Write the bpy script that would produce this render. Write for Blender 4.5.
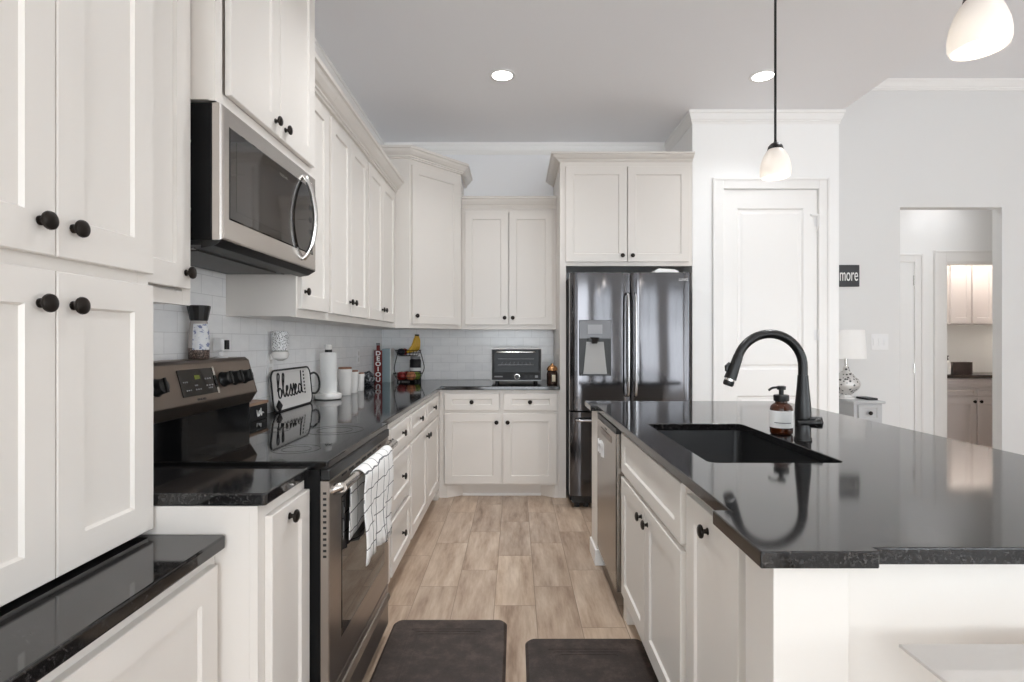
import bpy, bmesh, math, random
from mathutils import Vector as V, Matrix
random.seed(7)
C = bpy.context.scene.collection
sc = bpy.context.scene
for o in list(bpy.data.objects):
    bpy.data.objects.remove(o)
PI = math.pi

# ------------------------------------------------------------------ camera, world, light, exposure
cd = bpy.data.cameras.new('camera'); cam = bpy.data.objects.new('camera', cd); C.objects.link(cam)
cam.location = (0, 0, 1.281); cam.rotation_euler = (PI/2, 0, 0)
cd.sensor_width = 36; cd.lens = 543/1024*36; cd.shift_x = -3/1024; cd.clip_start = 0.02; cd.clip_end = 100
sc.camera = cam
sc.view_settings.view_transform = 'Standard'; sc.view_settings.look = 'None'
sc.view_settings.gamma = 1; sc.view_settings.use_curve_mapping = False
sc.view_settings.exposure = 0.05
w = bpy.data.worlds.new('World'); sc.world = w; w.use_nodes = True
bg = w.node_tree.nodes['Background']; bg.inputs[0].default_value = (0.86, 0.93, 1, 1); bg.inputs[1].default_value = 2.2

def area(name, loc, rot, sx, sy, power, col=(1, 1, 1), spread=PI):
    l = bpy.data.lights.new(name, 'AREA'); l.shape = 'RECTANGLE'; l.size = sx; l.size_y = sy
    l.energy = power; l.color = col; l.spread = spread
    o = bpy.data.objects.new(name, l); o.location = loc; o.rotation_euler = rot; C.objects.link(o); return o
# daylight through the windows of the living area, behind and to the right of the camera
WIN_REAR = [(-0.75, 0.85), (1.35, 2.95), (3.9, 5.6)]
WIN_LEFT_ADDED = [(-3.1, -1.7), (-1.3, 0.0)]  # made-up windows, added out of view to brighten the island's aisle side
WIN_SIDE = [(-3.5, -2.3), (-1.9, -0.7), (-0.3, 0.9)]
P_REAR, P_REAR2, P_SIDE, P_DOWN, P_PEND, P_HALL, P_LAUN, P_LEFT, P_DN2, P_DN2N, P_DN3 = 47, 28, 29, 5.2, .5, 1.35, 16, 2, 12, .2, 11
TILT = math.radians(30)          # window lights tipped up as invented ground bounce, to brighten the ceiling
WZ0, WZ1 = 0.12, 2.6
YR, XR = -4.0, 6.5
for a, b in WIN_REAR:
    ai = a < 1
    area('window_daylight', ((a+b)/2, YR+0.1, (WZ0+WZ1)/2), (PI/2+(.15 if ai else TILT), 0, 0), b-a, WZ1-WZ0, (P_REAR if ai else P_REAR2)*(b-a), (.90, .955, 1))
for a, b in WIN_SIDE:
    area('window_daylight', (XR-0.02, (a+b)/2, (WZ0+WZ1)/2), (PI/2+TILT, 0, PI/2), b-a, WZ1-WZ0, P_SIDE*(b-a), (.90, .955, 1))

for a, b in WIN_LEFT_ADDED:  # fill light placed in the added left windows
    area('window_daylight', (-1.25, (a+b)/2, (WZ0+WZ1)/2), (PI/2+TILT, 0, -PI/2), b-a, WZ1-WZ0, P_LEFT*(b-a), (.90, .955, 1))
sc.cycles.max_bounces = 16; sc.cycles.diffuse_bounces = 12

# ------------------------------------------------------------------ materials
def lin(c):
    c /= 255.0
    return c/12.92 if c <= 0.04045 else ((c+0.055)/1.055)**2.4
def rgb(r, g, b): return (lin(r), lin(g), lin(b), 1)
def mat(name, col, rough=.5, metal=0, **k):
    m = bpy.data.materials.new(name); m.use_nodes = True
    p = m.node_tree.nodes['Principled BSDF']
    p.inputs['Base Color'].default_value = col; p.inputs['Roughness'].default_value = rough; p.inputs['Metallic'].default_value = metal
    for a, b in k.items(): p.inputs[a.replace('_', ' ')].default_value = b
    return m
def N(m, t, **k):
    n = m.node_tree.nodes.new(t)
    for a, b in k.items(): setattr(n, a, b)
    return n
def L(m, a, b): m.node_tree.links.new(a, b)
def P(m): return m.node_tree.nodes['Principled BSDF']
def math_(m, op, a, b=None, c=None):
    n = N(m, 'ShaderNodeMath', operation=op)
    for i, x in enumerate((a, b, c)):
        if x is None: continue
        if isinstance(x, (int, float)): n.inputs[i].default_value = x
        else: L(m, x, n.inputs[i])
    return n.outputs[0]
def ramp(m, fac, stops):
    r = N(m, 'ShaderNodeValToRGB'); e = r.color_ramp.elements
    while len(e) > 1: e.remove(e[-1])
    e[0].position, e[0].color = stops[0]
    for p_, c_ in stops[1:]:
        x = e.new(p_); x.color = c_
    L(m, fac, r.inputs[0]); return r.outputs[0]
def noise(m, vec, scale, detail=4, rough=.6):
    n = N(m, 'ShaderNodeTexNoise'); n.inputs['Scale'].default_value = scale
    n.inputs['Detail'].default_value = detail; n.inputs['Roughness'].default_value = rough
    if vec is not None: L(m, vec, n.inputs['Vector'])
    return n.outputs['Fac']
def mapping(m, src, scale):
    n = N(m, 'ShaderNodeMapping'); n.inputs['Scale'].default_value = scale; L(m, src, n.inputs['Vector']); return n.outputs[0]
def pos(m): return N(m, 'ShaderNodeNewGeometry').outputs['Position']
def bump(m, h, strength, dist=.002):
    b = N(m, 'ShaderNodeBump'); b.inputs['Strength'].default_value = strength; b.inputs['Distance'].default_value = dist
    L(m, h, b.inputs['Height']); L(m, b.outputs[0], P(m).inputs['Normal'])
def paint(name, col, rough=.4, spec=.5):
    m = mat(name, col, rough, Specular_IOR_Level=spec)
    bump(m, noise(m, pos(m), 55, 3), .05, .001); return m

PAINT = paint('cabinet paint', rgb(224, 219, 213), .32)
PAINT_I = paint('island paint', rgb(231, 227, 221), .34)
WALL = paint('wall paint', rgb(246, 246, 245), .6)
WALL_B = paint('kitchen wall paint', rgb(242, 243, 245), .6)
CEIL = paint('ceiling paint', rgb(243, 244, 247), .7)
WALL_L = paint('living wall paint', rgb(226, 226, 225), .6)
TRIM = paint('trim paint', rgb(242, 241, 239), .35)
DOORW = paint('door paint', rgb(243, 242, 240), .35)
BRONZE = mat('dark bronze', rgb(38, 32, 28), .32, .6)
BLACKM = mat('matte black metal', rgb(15, 14, 14), .3, 0, Specular_IOR_Level=.42)
BLACKP = mat('black plastic', rgb(20, 20, 20), .4)
BGLASS = mat('black glass', rgb(10, 10, 11), .04, 0, IOR=1.52)
OVENGLASS = mat('oven glass', rgb(24, 20, 18), .03, 0, IOR=1.75)
TOASTGLASS = mat('toaster oven glass', rgb(14, 14, 15), .1, 0, IOR=1.2)
WHITEP = mat('white plastic', rgb(235, 235, 235), .35)
CERAM = mat('white ceramic', rgb(236, 234, 231), .18)
GREYP = mat('grey plastic', rgb(140, 140, 142), .4)
DKGREY = mat('dark grey metal', rgb(52, 52, 54), .45, .3)
SHADOWBOX = mat('dark steel case', rgb(9, 9, 10), .55, 0, Specular_IOR_Level=.2)
WOOD = mat('pale wood', rgb(158, 128, 108), .5)
PAPER = mat('white paper', rgb(238, 238, 236), .8)
INK = mat('black ink', rgb(22, 22, 24), .6)
CHROME = mat('bright metal', rgb(215, 213, 210), .15, 1)
HANDLE = mat('brushed grey handle', rgb(190, 190, 192), .22, 1)
FILTER = mat('filter mesh', rgb(96, 95, 94), .5, .4)
CORDM = mat('black rod', rgb(20, 19, 18), .4, .4)

def steel(name, col, rough, axis):
    m = mat(name, col, rough, 1)
    s = {'x': (2, 400, 400), 'y': (400, 2, 400), 'z': (400, 400, 2)}[axis]
    n = noise(m, mapping(m, pos(m), s), 1, 3)
    L(m, math_(m, 'MULTIPLY_ADD', n, .16, rough-.08), P(m).inputs['Roughness'])
    bump(m, n, .012, .001); return m
STEEL = steel('range stainless', rgb(166, 158, 151), .34, 'y')
STEEL_MW = steel('microwave stainless', rgb(208, 203, 198), .24, 'y')
STEEL_F = steel('dark stainless', rgb(92, 91, 93), .1, 'z')
STEEL_D = steel('dishwasher stainless', rgb(168, 162, 156), .24, 'z')
STEEL_G = steel('bronze grey stainless', rgb(140, 128, 119), .36, 'y')

def granite():
    m = mat('black granite', (.01, .01, .01, 1), .075, 0, IOR=1.62)
    p = pos(m)
    a = noise(m, p, 230, 5, .7); b = noise(m, p, 85, 4, .65)
    s = math_(m, 'ADD', math_(m, 'MULTIPLY', a, .65), math_(m, 'MULTIPLY', b, .35))
    col = ramp(m, s, [(.42, rgb(10, 10, 11)), (.52, rgb(26, 25, 26)), (.61, rgb(60, 58, 57)), (.72, rgb(118, 115, 112))])
    L(m, col, P(m).inputs['Base Color']); return m
GRANITE = granite()

def tile(name, ax):
    m = mat(name, rgb(215, 215, 215), .16)
    s = N(m, 'ShaderNodeSeparateXYZ'); L(m, pos(m), s.inputs[0])
    c = N(m, 'ShaderNodeCombineXYZ'); L(m, s.outputs[ax], c.inputs[0])
    L(m, math_(m, 'SUBTRACT', s.outputs[2], .918), c.inputs[1])
    b = N(m, 'ShaderNodeTexBrick'); L(m, c.outputs[0], b.inputs['Vector'])
    b.inputs['Scale'].default_value = 1; b.inputs['Mortar Size'].default_value = .0016; b.inputs['Mortar Smooth'].default_value = .3
    b.inputs['Brick Width'].default_value = .156; b.inputs['Row Height'].default_value = .079; b.inputs['Bias'].default_value = -.2
    b.inputs['Color1'].default_value = rgb(250, 250, 250); b.inputs['Color2'].default_value = rgb(243, 244, 245); b.inputs['Mortar'].default_value = rgb(226, 226, 226)
    n = noise(m, mapping(m, pos(m), (3, 3, 9)), 3, 5, .6)
    mx = N(m, 'ShaderNodeMix', data_type='RGBA', blend_type='MULTIPLY'); mx.inputs[0].default_value = .5
    L(m, b.outputs['Color'], mx.inputs[6]); L(m, ramp(m, n, [(.35, (.9, .9, .91, 1)), (.6, (1, 1, 1, 1))]), mx.inputs[7])
    L(m, mx.outputs[2], P(m).inputs['Base Color'])
    bump(m, math_(m, 'SUBTRACT', 1, b.outputs['Fac']), .3, .0015); return m
TILE_L, TILE_B = tile('subway tile left', 1), tile('subway tile back', 0)

def planks():
    m = mat('wood look plank tile', rgb(180, 160, 140), .34)
    s = N(m, 'ShaderNodeSeparateXYZ'); L(m, pos(m), s.inputs[0]); x, y = s.outputs[0], s.outputs[1]
    u = math_(m, 'DIVIDE', math_(m, 'ADD', x, .0995), .199); col = math_(m, 'FLOOR', u)
    v = math_(m, 'DIVIDE', math_(m, 'SUBTRACT', math_(m, 'SUBTRACT', y, .19), math_(m, 'MULTIPLY', col, .2033)), .61); row = math_(m, 'FLOOR', v)
    fu, fv = math_(m, 'FRACT', u), math_(m, 'FRACT', v)
    eu = math_(m, 'MULTIPLY', math_(m, 'MINIMUM', fu, math_(m, 'SUBTRACT', 1, fu)), .199)
    ev = math_(m, 'MULTIPLY', math_(m, 'MINIMUM', fv, math_(m, 'SUBTRACT', 1, fv)), .61)
    g = math_(m, 'LESS_THAN', math_(m, 'MINIMUM', eu, ev), .0016)
    cid = N(m, 'ShaderNodeCombineXYZ'); L(m, col, cid.inputs[0]); L(m, row, cid.inputs[1])
    wn = N(m, 'ShaderNodeTexWhiteNoise', noise_dimensions='2D'); L(m, cid.outputs[0], wn.inputs['Vector'])
    off = N(m, 'ShaderNodeVectorMath', operation='MULTIPLY_ADD'); L(m, wn.outputs['Color'], off.inputs[0])
    off.inputs[1].default_value = (30, 30, 30); L(m, pos(m), off.inputs[2])
    n1 = noise(m, mapping(m, off.outputs[0], (11, 1.8, 1)), 1.3, 6, .6)
    n2 = noise(m, mapping(m, off.outputs[0], (60, 5, 1)), 1.5, 4, .6)
    f = math_(m, 'ADD', math_(m, 'MULTIPLY', n1, .84), math_(m, 'MULTIPLY', n2, .16))
    c = ramp(m, f, [(.32, rgb(138, 115, 97)), (.44, rgb(170, 149, 130)), (.56, rgb(188, 169, 150)), (.7, rgb(206, 190, 173))])
    tone = ramp(m, wn.outputs['Value'], [(0, (.9, .89, .89, 1)), (.5, (1, .985, .97, 1)), (1, (1.08, 1.06, 1.03, 1))])
    mx = N(m, 'ShaderNodeMix', data_type='RGBA', blend_type='MULTIPLY'); mx.inputs[0].default_value = 1; L(m, c, mx.inputs[6]); L(m, tone, mx.inputs[7])
    m2 = N(m, 'ShaderNodeMix', data_type='RGBA'); L(m, g, m2.inputs[0]); L(m, mx.outputs[2], m2.inputs[6]); m2.inputs[7].default_value = rgb(136, 118, 102)
    L(m, m2.outputs[2], P(m).inputs['Base Color'])
    bump(m, math_(m, 'SUBTRACT', math_(m, 'MULTIPLY', f, .3), g), .3, .001); return m
FLOOR = planks()

def matting():
    m = mat('brown foam mat', rgb(62, 54, 51), .55)
    n = noise(m, pos(m), 14, 8, .75)
    L(m, ramp(m, n, [(.36, rgb(40, 31, 28)), (.5, rgb(53, 43, 39)), (.64, rgb(76, 64, 58))]), P(m).inputs['Base Color'])
    bump(m, noise(m, mapping(m, pos(m), (1, 3, 1)), 160, 3), .35, .002); return m
MATTING = matting()
FRUITM = {'apple': mat('red apple skin', rgb(150, 30, 26), .3), 'orange': mat('peach skin', rgb(205, 130, 90), .4), 'green': mat('green apple skin', rgb(122, 140, 48), .35)}
def emis(name, col, s):
    m = mat(name, col, .5); P(m).inputs['Emission Color'].default_value = col; P(m).inputs['Emission Strength'].default_value = s; return m
BULB = emis('lit bulb', (1, .95, .88, 1), 1.2)
LENS = emis('lit lamp lens', (1, .97, .93, 1), 9)
DIGIT = emis('green clock digits', rgb(88, 96, 30), .25)
def frosted():
    m = mat('frosted glass shade', rgb(222, 217, 213), .35, 0, Transmission_Weight=.0)
    nt = m.node_tree; t = N(m, 'ShaderNodeBsdfTranslucent'); t.inputs[0].default_value = (.95, .93, .9, 1)
    mx = N(m, 'ShaderNodeMixShader'); mx.inputs[0].default_value = .42
    L(m, P(m).outputs[0], mx.inputs[1]); L(m, t.outputs[0], mx.inputs[2]); L(m, mx.outputs[0], nt.nodes['Material Output'].inputs[0]); return m
FROST = frosted()
AMBER = mat('amber glass', rgb(74, 34, 14), .08, 0, Transmission_Weight=.35, IOR=1.5)
CLEAR = mat('clear glass', (.95, .96, .96, 1), .03, 0, Transmission_Weight=.9, IOR=1.45)
COMPOSITE = mat('black composite sink', rgb(26, 26, 27), .38)

# ------------------------------------------------------------------ mesh helpers
ORG = {}
class B:
    def __init__(s): s.bm = bmesh.new()
    def face(s, pts):
        s.bm.faces.new([s.bm.verts.new(p) for p in pts]); return s
    def box(s, x0, x1, y0, y1, z0, z1):
        v = [s.bm.verts.new((x, y, z)) for x in (x0, x1) for y in (y0, y1) for z in (z0, z1)]
        for f in ((0, 1, 3, 2), (4, 6, 7, 5), (0, 4, 5, 1), (2, 3, 7, 6), (0, 2, 6, 4), (1, 5, 7, 3)):
            s.bm.faces.new([v[i] for i in f])
        return s
    def obox(s, F, u0, u1, v0, v1, w0, w1):
        v = [s.bm.verts.new(F(u, vv, ww)) for u in (u0, u1) for vv in (v0, v1) for ww in (w0, w1)]
        for f in ((0, 1, 3, 2), (4, 6, 7, 5), (0, 4, 5, 1), (2, 3, 7, 6), (0, 2, 6, 4), (1, 5, 7, 3)):
            s.bm.faces.new([v[i] for i in f])
        return s
    def prism(s, poly, z0, z1):          # poly in XY
        a = [s.bm.verts.new((x, y, z0)) for x, y in poly]; b = [s.bm.verts.new((x, y, z1)) for x, y in poly]
        n = len(poly)
        s.bm.faces.new(a[::-1]); s.bm.faces.new(b)
        for i in range(n): s.bm.faces.new((a[i], a[(i+1) % n], b[(i+1) % n], b[i]))
        return s
    def loft(s, rings, cap=True, close=True):
        R = [[s.bm.verts.new(p) for p in r] for r in rings]; n = len(R[0])
        for a, b in zip(R, R[1:]):
            for i in range(n if close else n-1):
                j = (i+1) % n
                s.bm.faces.new((a[i], a[j], b[j], b[i]))
        if cap and close: s.bm.faces.new(R[0][::-1]); s.bm.faces.new(R[-1])
        return s
    def lathe(s, prof, o, ax=(0, 0, 1), n=24, cap=True, sq=None):
        o = V(o); ax = V(ax).normalized(); t = V((1, 0, 0)) if abs(ax.x) < .9 else V((0, 1, 0))
        a = ax.cross(t).normalized(); b = ax.cross(a)
        rings = []
        for r, h in prof:
            r = max(r, 1e-5)
            rings.append([o+ax*h+(a*math.cos(2*PI*i/n)+b*math.sin(2*PI*i/n))*r for i in range(n)])
        return s.loft(rings, cap)
    def cyl(s, p0, p1, r0, r1=None, n=20):
        p0, p1 = V(p0), V(p1); d = (p1-p0)
        return s.lathe([(r0, 0), (r0 if r1 is None else r1, d.length)], p0, d, n)
    def tube(s, pts, r, n=12, cap=True):
        pts = [V(p) for p in pts]; rings = []; prev = None
        for i, p in enumerate(pts):
            d = (pts[min(i+1, len(pts)-1)]-pts[max(i-1, 0)]).normalized()
            if prev is None:
                t = V((0, 0, 1)) if abs(d.z) < .9 else V((1, 0, 0)); a = d.cross(t).normalized()
            else: a = (prev-d*prev.dot(d)).normalized()
            prev = a; b = d.cross(a); rr = r[i] if isinstance(r, (list, tuple)) else r
            rings.append([p+(a*math.cos(2*PI*k/n)+b*math.sin(2*PI*k/n))*rr for k in range(n)])
        return s.loft(rings, cap)
    def ball(s, c, r, n=16, sz=1.0):
        return s.lathe([(r*math.sin(PI*i/n), -r*sz*math.cos(PI*i/n)) for i in range(n+1)], c, n=n*2, cap=True)
    def sweep(s, path, prof, side=1, closed=False):
        pts = [V((p[0], p[1])) for p in path]; n = len(pts); rings = []
        z = path[0][2]
        for i in range(n):
            d0 = (pts[i]-pts[i-1]).normalized() if i > 0 else None
            d1 = (pts[i+1]-pts[i]).normalized() if i < n-1 else None
            d0 = d0 or d1; d1 = d1 or d0
            n0, n1 = V((d0.y, -d0.x))*side, V((d1.y, -d1.x))*side
            m = (n0+n1).normalized(); m = m/max(.3, m.dot(n0))
            rings.append([(pts[i].x+m.x*a, pts[i].y+m.y*a, z+b) for a, b in prof])
        return s.loft(rings, True)
def frame(O, U, Nn):
    O, U, Nn = V(O), V(U).normalized(), V(Nn).normalized()
    return lambda u, v, w_=0: O+U*u+V((0, 0, 1))*v+Nn*w_
def finish(b, name, m, parent=None, smooth=None, bevel=0, seg=2):
    bmesh.ops.remove_doubles(b.bm, verts=b.bm.verts, dist=1e-6)
    bmesh.ops.recalc_face_normals(b.bm, faces=b.bm.faces)
    me = bpy.data.meshes.new(name); b.bm.to_mesh(me); b.bm.free()
    me.materials.append(m)
    o = bpy.data.objects.new(name, me); C.objects.link(o)
    org = V((0, 0, 0))
    if parent is not None:
        o.parent = parent; org = ORG[parent.name]
    me.transform(Matrix.Translation(-org)); ORG[o.name] = org.copy()
    if smooth is not None:
        me.shade_smooth(); me.set_sharp_from_angle(angle=math.radians(smooth))
    if bevel:
        d = o.modifiers.new('edge', 'BEVEL'); d.width = bevel; d.segments = seg; d.limit_method = 'ANGLE'; d.angle_limit = math.radians(35)
    return o
def part(name, b, m, parent, **k):
    lab = k.pop('label', None); o = finish(b, name, m, parent, **k)
    if lab: o['label'] = lab
    return o
def thing(name, label, cat, loc, group=None):
    o = bpy.data.objects.new(name, None); C.objects.link(o); o.location = loc; ORG[o.name] = V(loc)
    o.empty_display_size = .05; o['label'] = label; o['category'] = cat
    if group: o['group'] = group
    return o
def solo(name, label, cat, b, m, loc, group=None, **k):     # a thing that is one mesh, origin at its base
    o = finish(b, name, m, None, **k); o.data.transform(Matrix.Translation(-V(loc))); o.location = loc; ORG[o.name] = V(loc)
    o['label'] = label; o['category'] = cat
    if group: o['group'] = group
    return o
def struct(name, b, m, **k):
    o = finish(b, name, m, None, **k); o['kind'] = 'structure'; return o
def copy_thing(src, loc, label):
    r = src.copy(); C.objects.link(r); r.location = loc; r['label'] = label; ORG[r.name] = V(loc)
    for ch in [c for c in bpy.data.objects if c.parent == src]:
        c = ch.copy(); C.objects.link(c); c.parent = r
        for g in [x for x in bpy.data.objects if x.parent == ch]:
            d = g.copy(); C.objects.link(d); d.parent = c
    return r
def text(parent, name, s, F, u, v, w_, size, m, align='CENTER', ext=.0008, sx=1.0, off=0.0):
    cu = bpy.data.curves.new(name, 'FONT'); cu.body = s; cu.size = size; cu.align_x = align; cu.align_y = 'CENTER'; cu.extrude = ext; cu.offset = off
    t = bpy.data.objects.new(name, cu); C.objects.link(t)
    bpy.context.view_layer.update()
    me = bpy.data.meshes.new_from_object(t.evaluated_get(bpy.context.evaluated_depsgraph_get()))
    bpy.data.objects.remove(t)
    org = ORG[parent.name]
    for vt in me.vertices: vt.co = F(u+vt.co.x*sx, v+vt.co.y, w_+vt.co.z)-org
    me.materials.clear(); me.materials.append(m)
    o = bpy.data.objects.new(name, me); C.objects.link(o); o.parent = parent; ORG[o.name] = org.copy(); return o
def smoothpts(p, n=6):
    p = [V(x) for x in p]; q = [p[0]]+p+[p[-1]]; out = []
    for i in range(1, len(q)-2):
        for k in range(n):
            t = k/n; a, b, c, d = q[i-1], q[i], q[i+1], q[i+2]
            out.append(.5*((2*b)+(c-a)*t+(2*a-5*b+4*c-d)*t*t+(3*b-a-3*c+d)*t**3))
    out.append(p[-1]); return out
KNOB = [(.009, 0), (.009, .002), (.006, .004), (.0055, .011), (.009, .0135), (.0165, .0155), (.0175, .018), (.0165, .0215), (.011, .0245), (.001, .0258)]
def knob(parent, p, n): return part('knob', B().lathe(KNOB, p, n, 20), BRONZE, parent, smooth=40)
def rect(F, u0, u1, v0, v1, w_): return [F(u0, v0, w_), F(u1, v0, w_), F(u1, v1, w_), F(u0, v1, w_)]
def panel(parent, F, u0, u1, v0, v1, m, st=.065, rl=.065, kn=None, name='door', t=.019, dep=.008, slope=.0045):
    b = B()
    R = [rect(F, u0, u1, v0, v1, .0005), rect(F, u0, u1, v0, v1, t-.002), rect(F, u0+.002, u1-.002, v0+.002, v1-.002, t),
         rect(F, u0+st, u1-st, v0+rl, v1-rl, t), rect(F, u0+st+slope, u1-st-slope, v0+rl+slope, v1-rl-slope, t-dep)]
    b.loft(R, True)
    o = part(name, b, m, parent)
    for k in ([kn] if isinstance(kn, tuple) else (kn or [])):
        knob(o, F(k[0], k[1], t), F(0, 0, 1)-F(0, 0, 0))
    return o
def face_frame(parent, F, u0, u1, v0, v1, us, vs, m, st=.038, t=.019):
    """board frame around the openings; us / vs: middles of inner stiles and rails"""
    b = B()
    for a, c in [(u0, u0+st), (u1-st, u1)]+[(x-st/2, x+st/2) for x in us]: b.obox(F, a, c, v0, v1, -t, 0)
    for a, c in [(v0, v0+st), (v1-st, v1)]+[(x-st/2, x+st/2) for x in vs]: b.obox(F, u0+.0005, u1-.0005, a, c, -t, -.0003)
    return part('face_frame', b, m, parent)
def crown_prof(h=.1, p=.072):
    q = [(-.003, 0), (.014, 0), (.014, .012), (.022, .016), (.022, .026), (.034, .034), (.052, .056), (.060, .074), (.072, .078), (.072, .1), (-.003, .1)]
    return [(a*p/.072, c*h/.1) for a, c in q]
FL = lambda x: frame((x, 0, 0), (0, 1, 0), (1, 0, 0))       # faces +X, u = world Y
FB = lambda y: frame((0, y, 0), (1, 0, 0), (0, -1, 0))      # faces the camera, u = world X
FI = lambda x: frame((x, 0, 0), (0, 1, 0), (-1, 0, 0))      # faces -X, u = world Y

# ------------------------------------------------------------------ room shell
XW, YB, YP, YL, ZC, ZL = -1.27, 5.16, 4.43, 4.95, 3.156, 3.66
XP0, XP1, XE = 1.447, 2.643, 2.66
struct('floor', B().box(XW-.1, XR+.1, YR-.1, 6.5, -.06, 0), FLOOR)
struct('ceiling', B().box(XW-.1, XE, YR-.1, YB+.1, ZC, ZC+.6), CEIL)
struct('ceiling_living', B().box(XE, XR+.1, YR-.1, YL+.1, ZL, ZL+.1), CEIL)
struct('wall_back', B().box(XW, XP0, YB, YB+.1, 0, ZC), WALL_B)
DX0, DX1, DZ = 1.697, 2.471, 2.52
b = B()
b.box(XP0, DX0, YP, YP+.1, 0, ZC).box(DX1, XP1, YP, YP+.1, 0, ZC).box(DX0, DX1, YP, YP+.1, DZ, ZC)
b.box(XP0, XP0+.1, YP+.1, YB, 0, ZC).box(XP1-.1, XP1, YP+.1, YL+.05, 0, ZC)
struct('wall_pantry', b, WALL)
OX0, OX1, OZ = 3.51, 4.44, 2.5
b = B().box(XP1, OX0, YL, YL+.1, 0, ZL).box(OX1, XR, YL, YL+.1, 0, ZL).box(OX0, OX1, YL, YL+.1, OZ, ZL)
struct('wall_living', b, WALL_L)
YH, HX0, HX1, HZ = 5.55, 4.395, 5.16, 2.085
b = B().box(2.9, HX0, YH, YH+.1, 0, 2.8).box(HX1, XR, YH, YH+.1, 0, 2.8).box(HX0, HX1, YH, YH+.1, HZ, 2.8)
b.box(2.9, 3.0, YL+.1, YH, 0, 2.8).box(5.6, 5.7, YL+.1, YH, 0, 2.8)
struct('wall_hall', b, WALL)
struct('ceiling_hall', B().box(2.9, 6.4, YL+.1, 6.5, 2.8, 2.9), CEIL)
b = B().box(3.8, 6.4, 6.36, 6.46, 0, 2.8).box(4.2, 4.3, YH+.1, 6.36, 0, 2.8).box(6.2, 6.3, YH+.1, 6.36, 0, 2.8)
struct('wall_laundry', b, WALL)
def windowed(name, fr, lo, hi, wins, ztop, m=None):
    b = B(); us = [lo]+[x for p_ in wins for x in p_]+[hi]
    for i in range(0, len(us), 2): b.obox(fr, us[i], us[i+1], 0, ztop, -.12, 0)
    for a, c in wins: b.obox(fr, a, c, 0, WZ0, -.12, 0).obox(fr, a, c, WZ1, ztop, -.12, 0)
    struct(name, b, m or WALL)
fr_rear = frame((0, YR, 0), (1, 0, 0), (0, 1, 0)); fr_side = frame((XR, 0, 0), (0, 1, 0), (-1, 0, 0))
fr_left = frame((XW, 0, 0), (0, 1, 0), (1, 0, 0))
windowed('wall_left', fr_left, YR, YB+.1, WIN_LEFT_ADDED, ZC, WALL_B)
windowed('wall_rear', fr_rear, XW, XR, WIN_REAR, ZL)
windowed('wall_right', fr_side, YR, YL, WIN_SIDE, ZL)
wi = 0
for fr, wins in ((fr_rear, WIN_REAR), (fr_side, WIN_SIDE), (fr_left, WIN_LEFT_ADDED)):  # the left set is made up for its light
    for a, c in wins:
        wi += 1; b = B(); t = .05
        for u0, u1, v0, v1 in ((a, a+t, WZ0, WZ1), (c-t, c, WZ0, WZ1), (a, c, WZ0, WZ0+t), (a, c, WZ1-t, WZ1), ((a+c)/2-.02, (a+c)/2+.02, WZ0, WZ1)):
            b.obox(fr, u0, u1, v0, v1, -.11, -.05)
        wo = struct('window_%d' % wi, b, TRIM)
        g = part('glass', B().obox(fr, a+.01, c-.01, WZ0+.01, WZ1-.01, -.085, -.08), CLEAR, wo)
# backsplash
Y0B = 1.312
struct('wall_backsplash_left', B().box(XW, XW+.009, Y0B, YB, .9155, 1.70), TILE_L)
struct('wall_backsplash_back', B().box(XW+.009, .365, YB-.009, YB, .9155, 1.44), TILE_B)
# ceiling crown mouldings and casings
CP = crown_prof(.105, .035)
struct('trim_1', B().sweep([(XW, YR, ZC-.105), (XW, YB, ZC-.105), (XP0, YB, ZC-.105), (XP0, YP, ZC-.105), (XP1, YP, ZC-.105), (XP1, YL, ZC-.105)], CP), TRIM)
struct('trim_2', B().sweep([(XP1, YL, ZL-.095), (XR, YL, ZL-.095)], CP), TRIM)
def casing(n, fr, u0, u1, ztop, wd, m=TRIM, t=.018):
    b = B()
    for a, c in ((u0-wd, u0), (u1, u1+wd)): b.obox(fr, a, c, 0, ztop+wd, 0, t)
    b.obox(fr, u0-.0005, u1+.0005, ztop, ztop+wd, 0, t)
    for a, c in ((u0-wd, u0-wd+.02), (u1+wd-.02, u1+wd)): b.obox(fr, a, c, 0, ztop+wd, t, t+.007)
    b.obox(fr, u0-wd+.02, u1+wd-.02, ztop+wd-.02, ztop+wd, t, t+.0068)
    return struct('trim_%d' % n, b, m, bevel=.003)
casing(3, FB(YP), DX0, DX1, DZ, .088)
casing(4, FB(YH), HX0, HX1, HZ, .12)
casing(5, FB(YH), 3.3, 4.075, HZ, .085)
b = B().box(XP0+.001, DX0-.09, YP-.014, YP, 0, .13).box(DX1+.09, XP1, YP-.014, YP, 0, .13)
struct('baseboard_pantry', b, TRIM, bevel=.003)
b = B().box(XP1, OX0, YL-.014, YL, 0, .13).box(OX1, XR, YL-.014, YL, 0, .13)
struct('baseboard_living', b, TRIM, bevel=.003)
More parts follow.
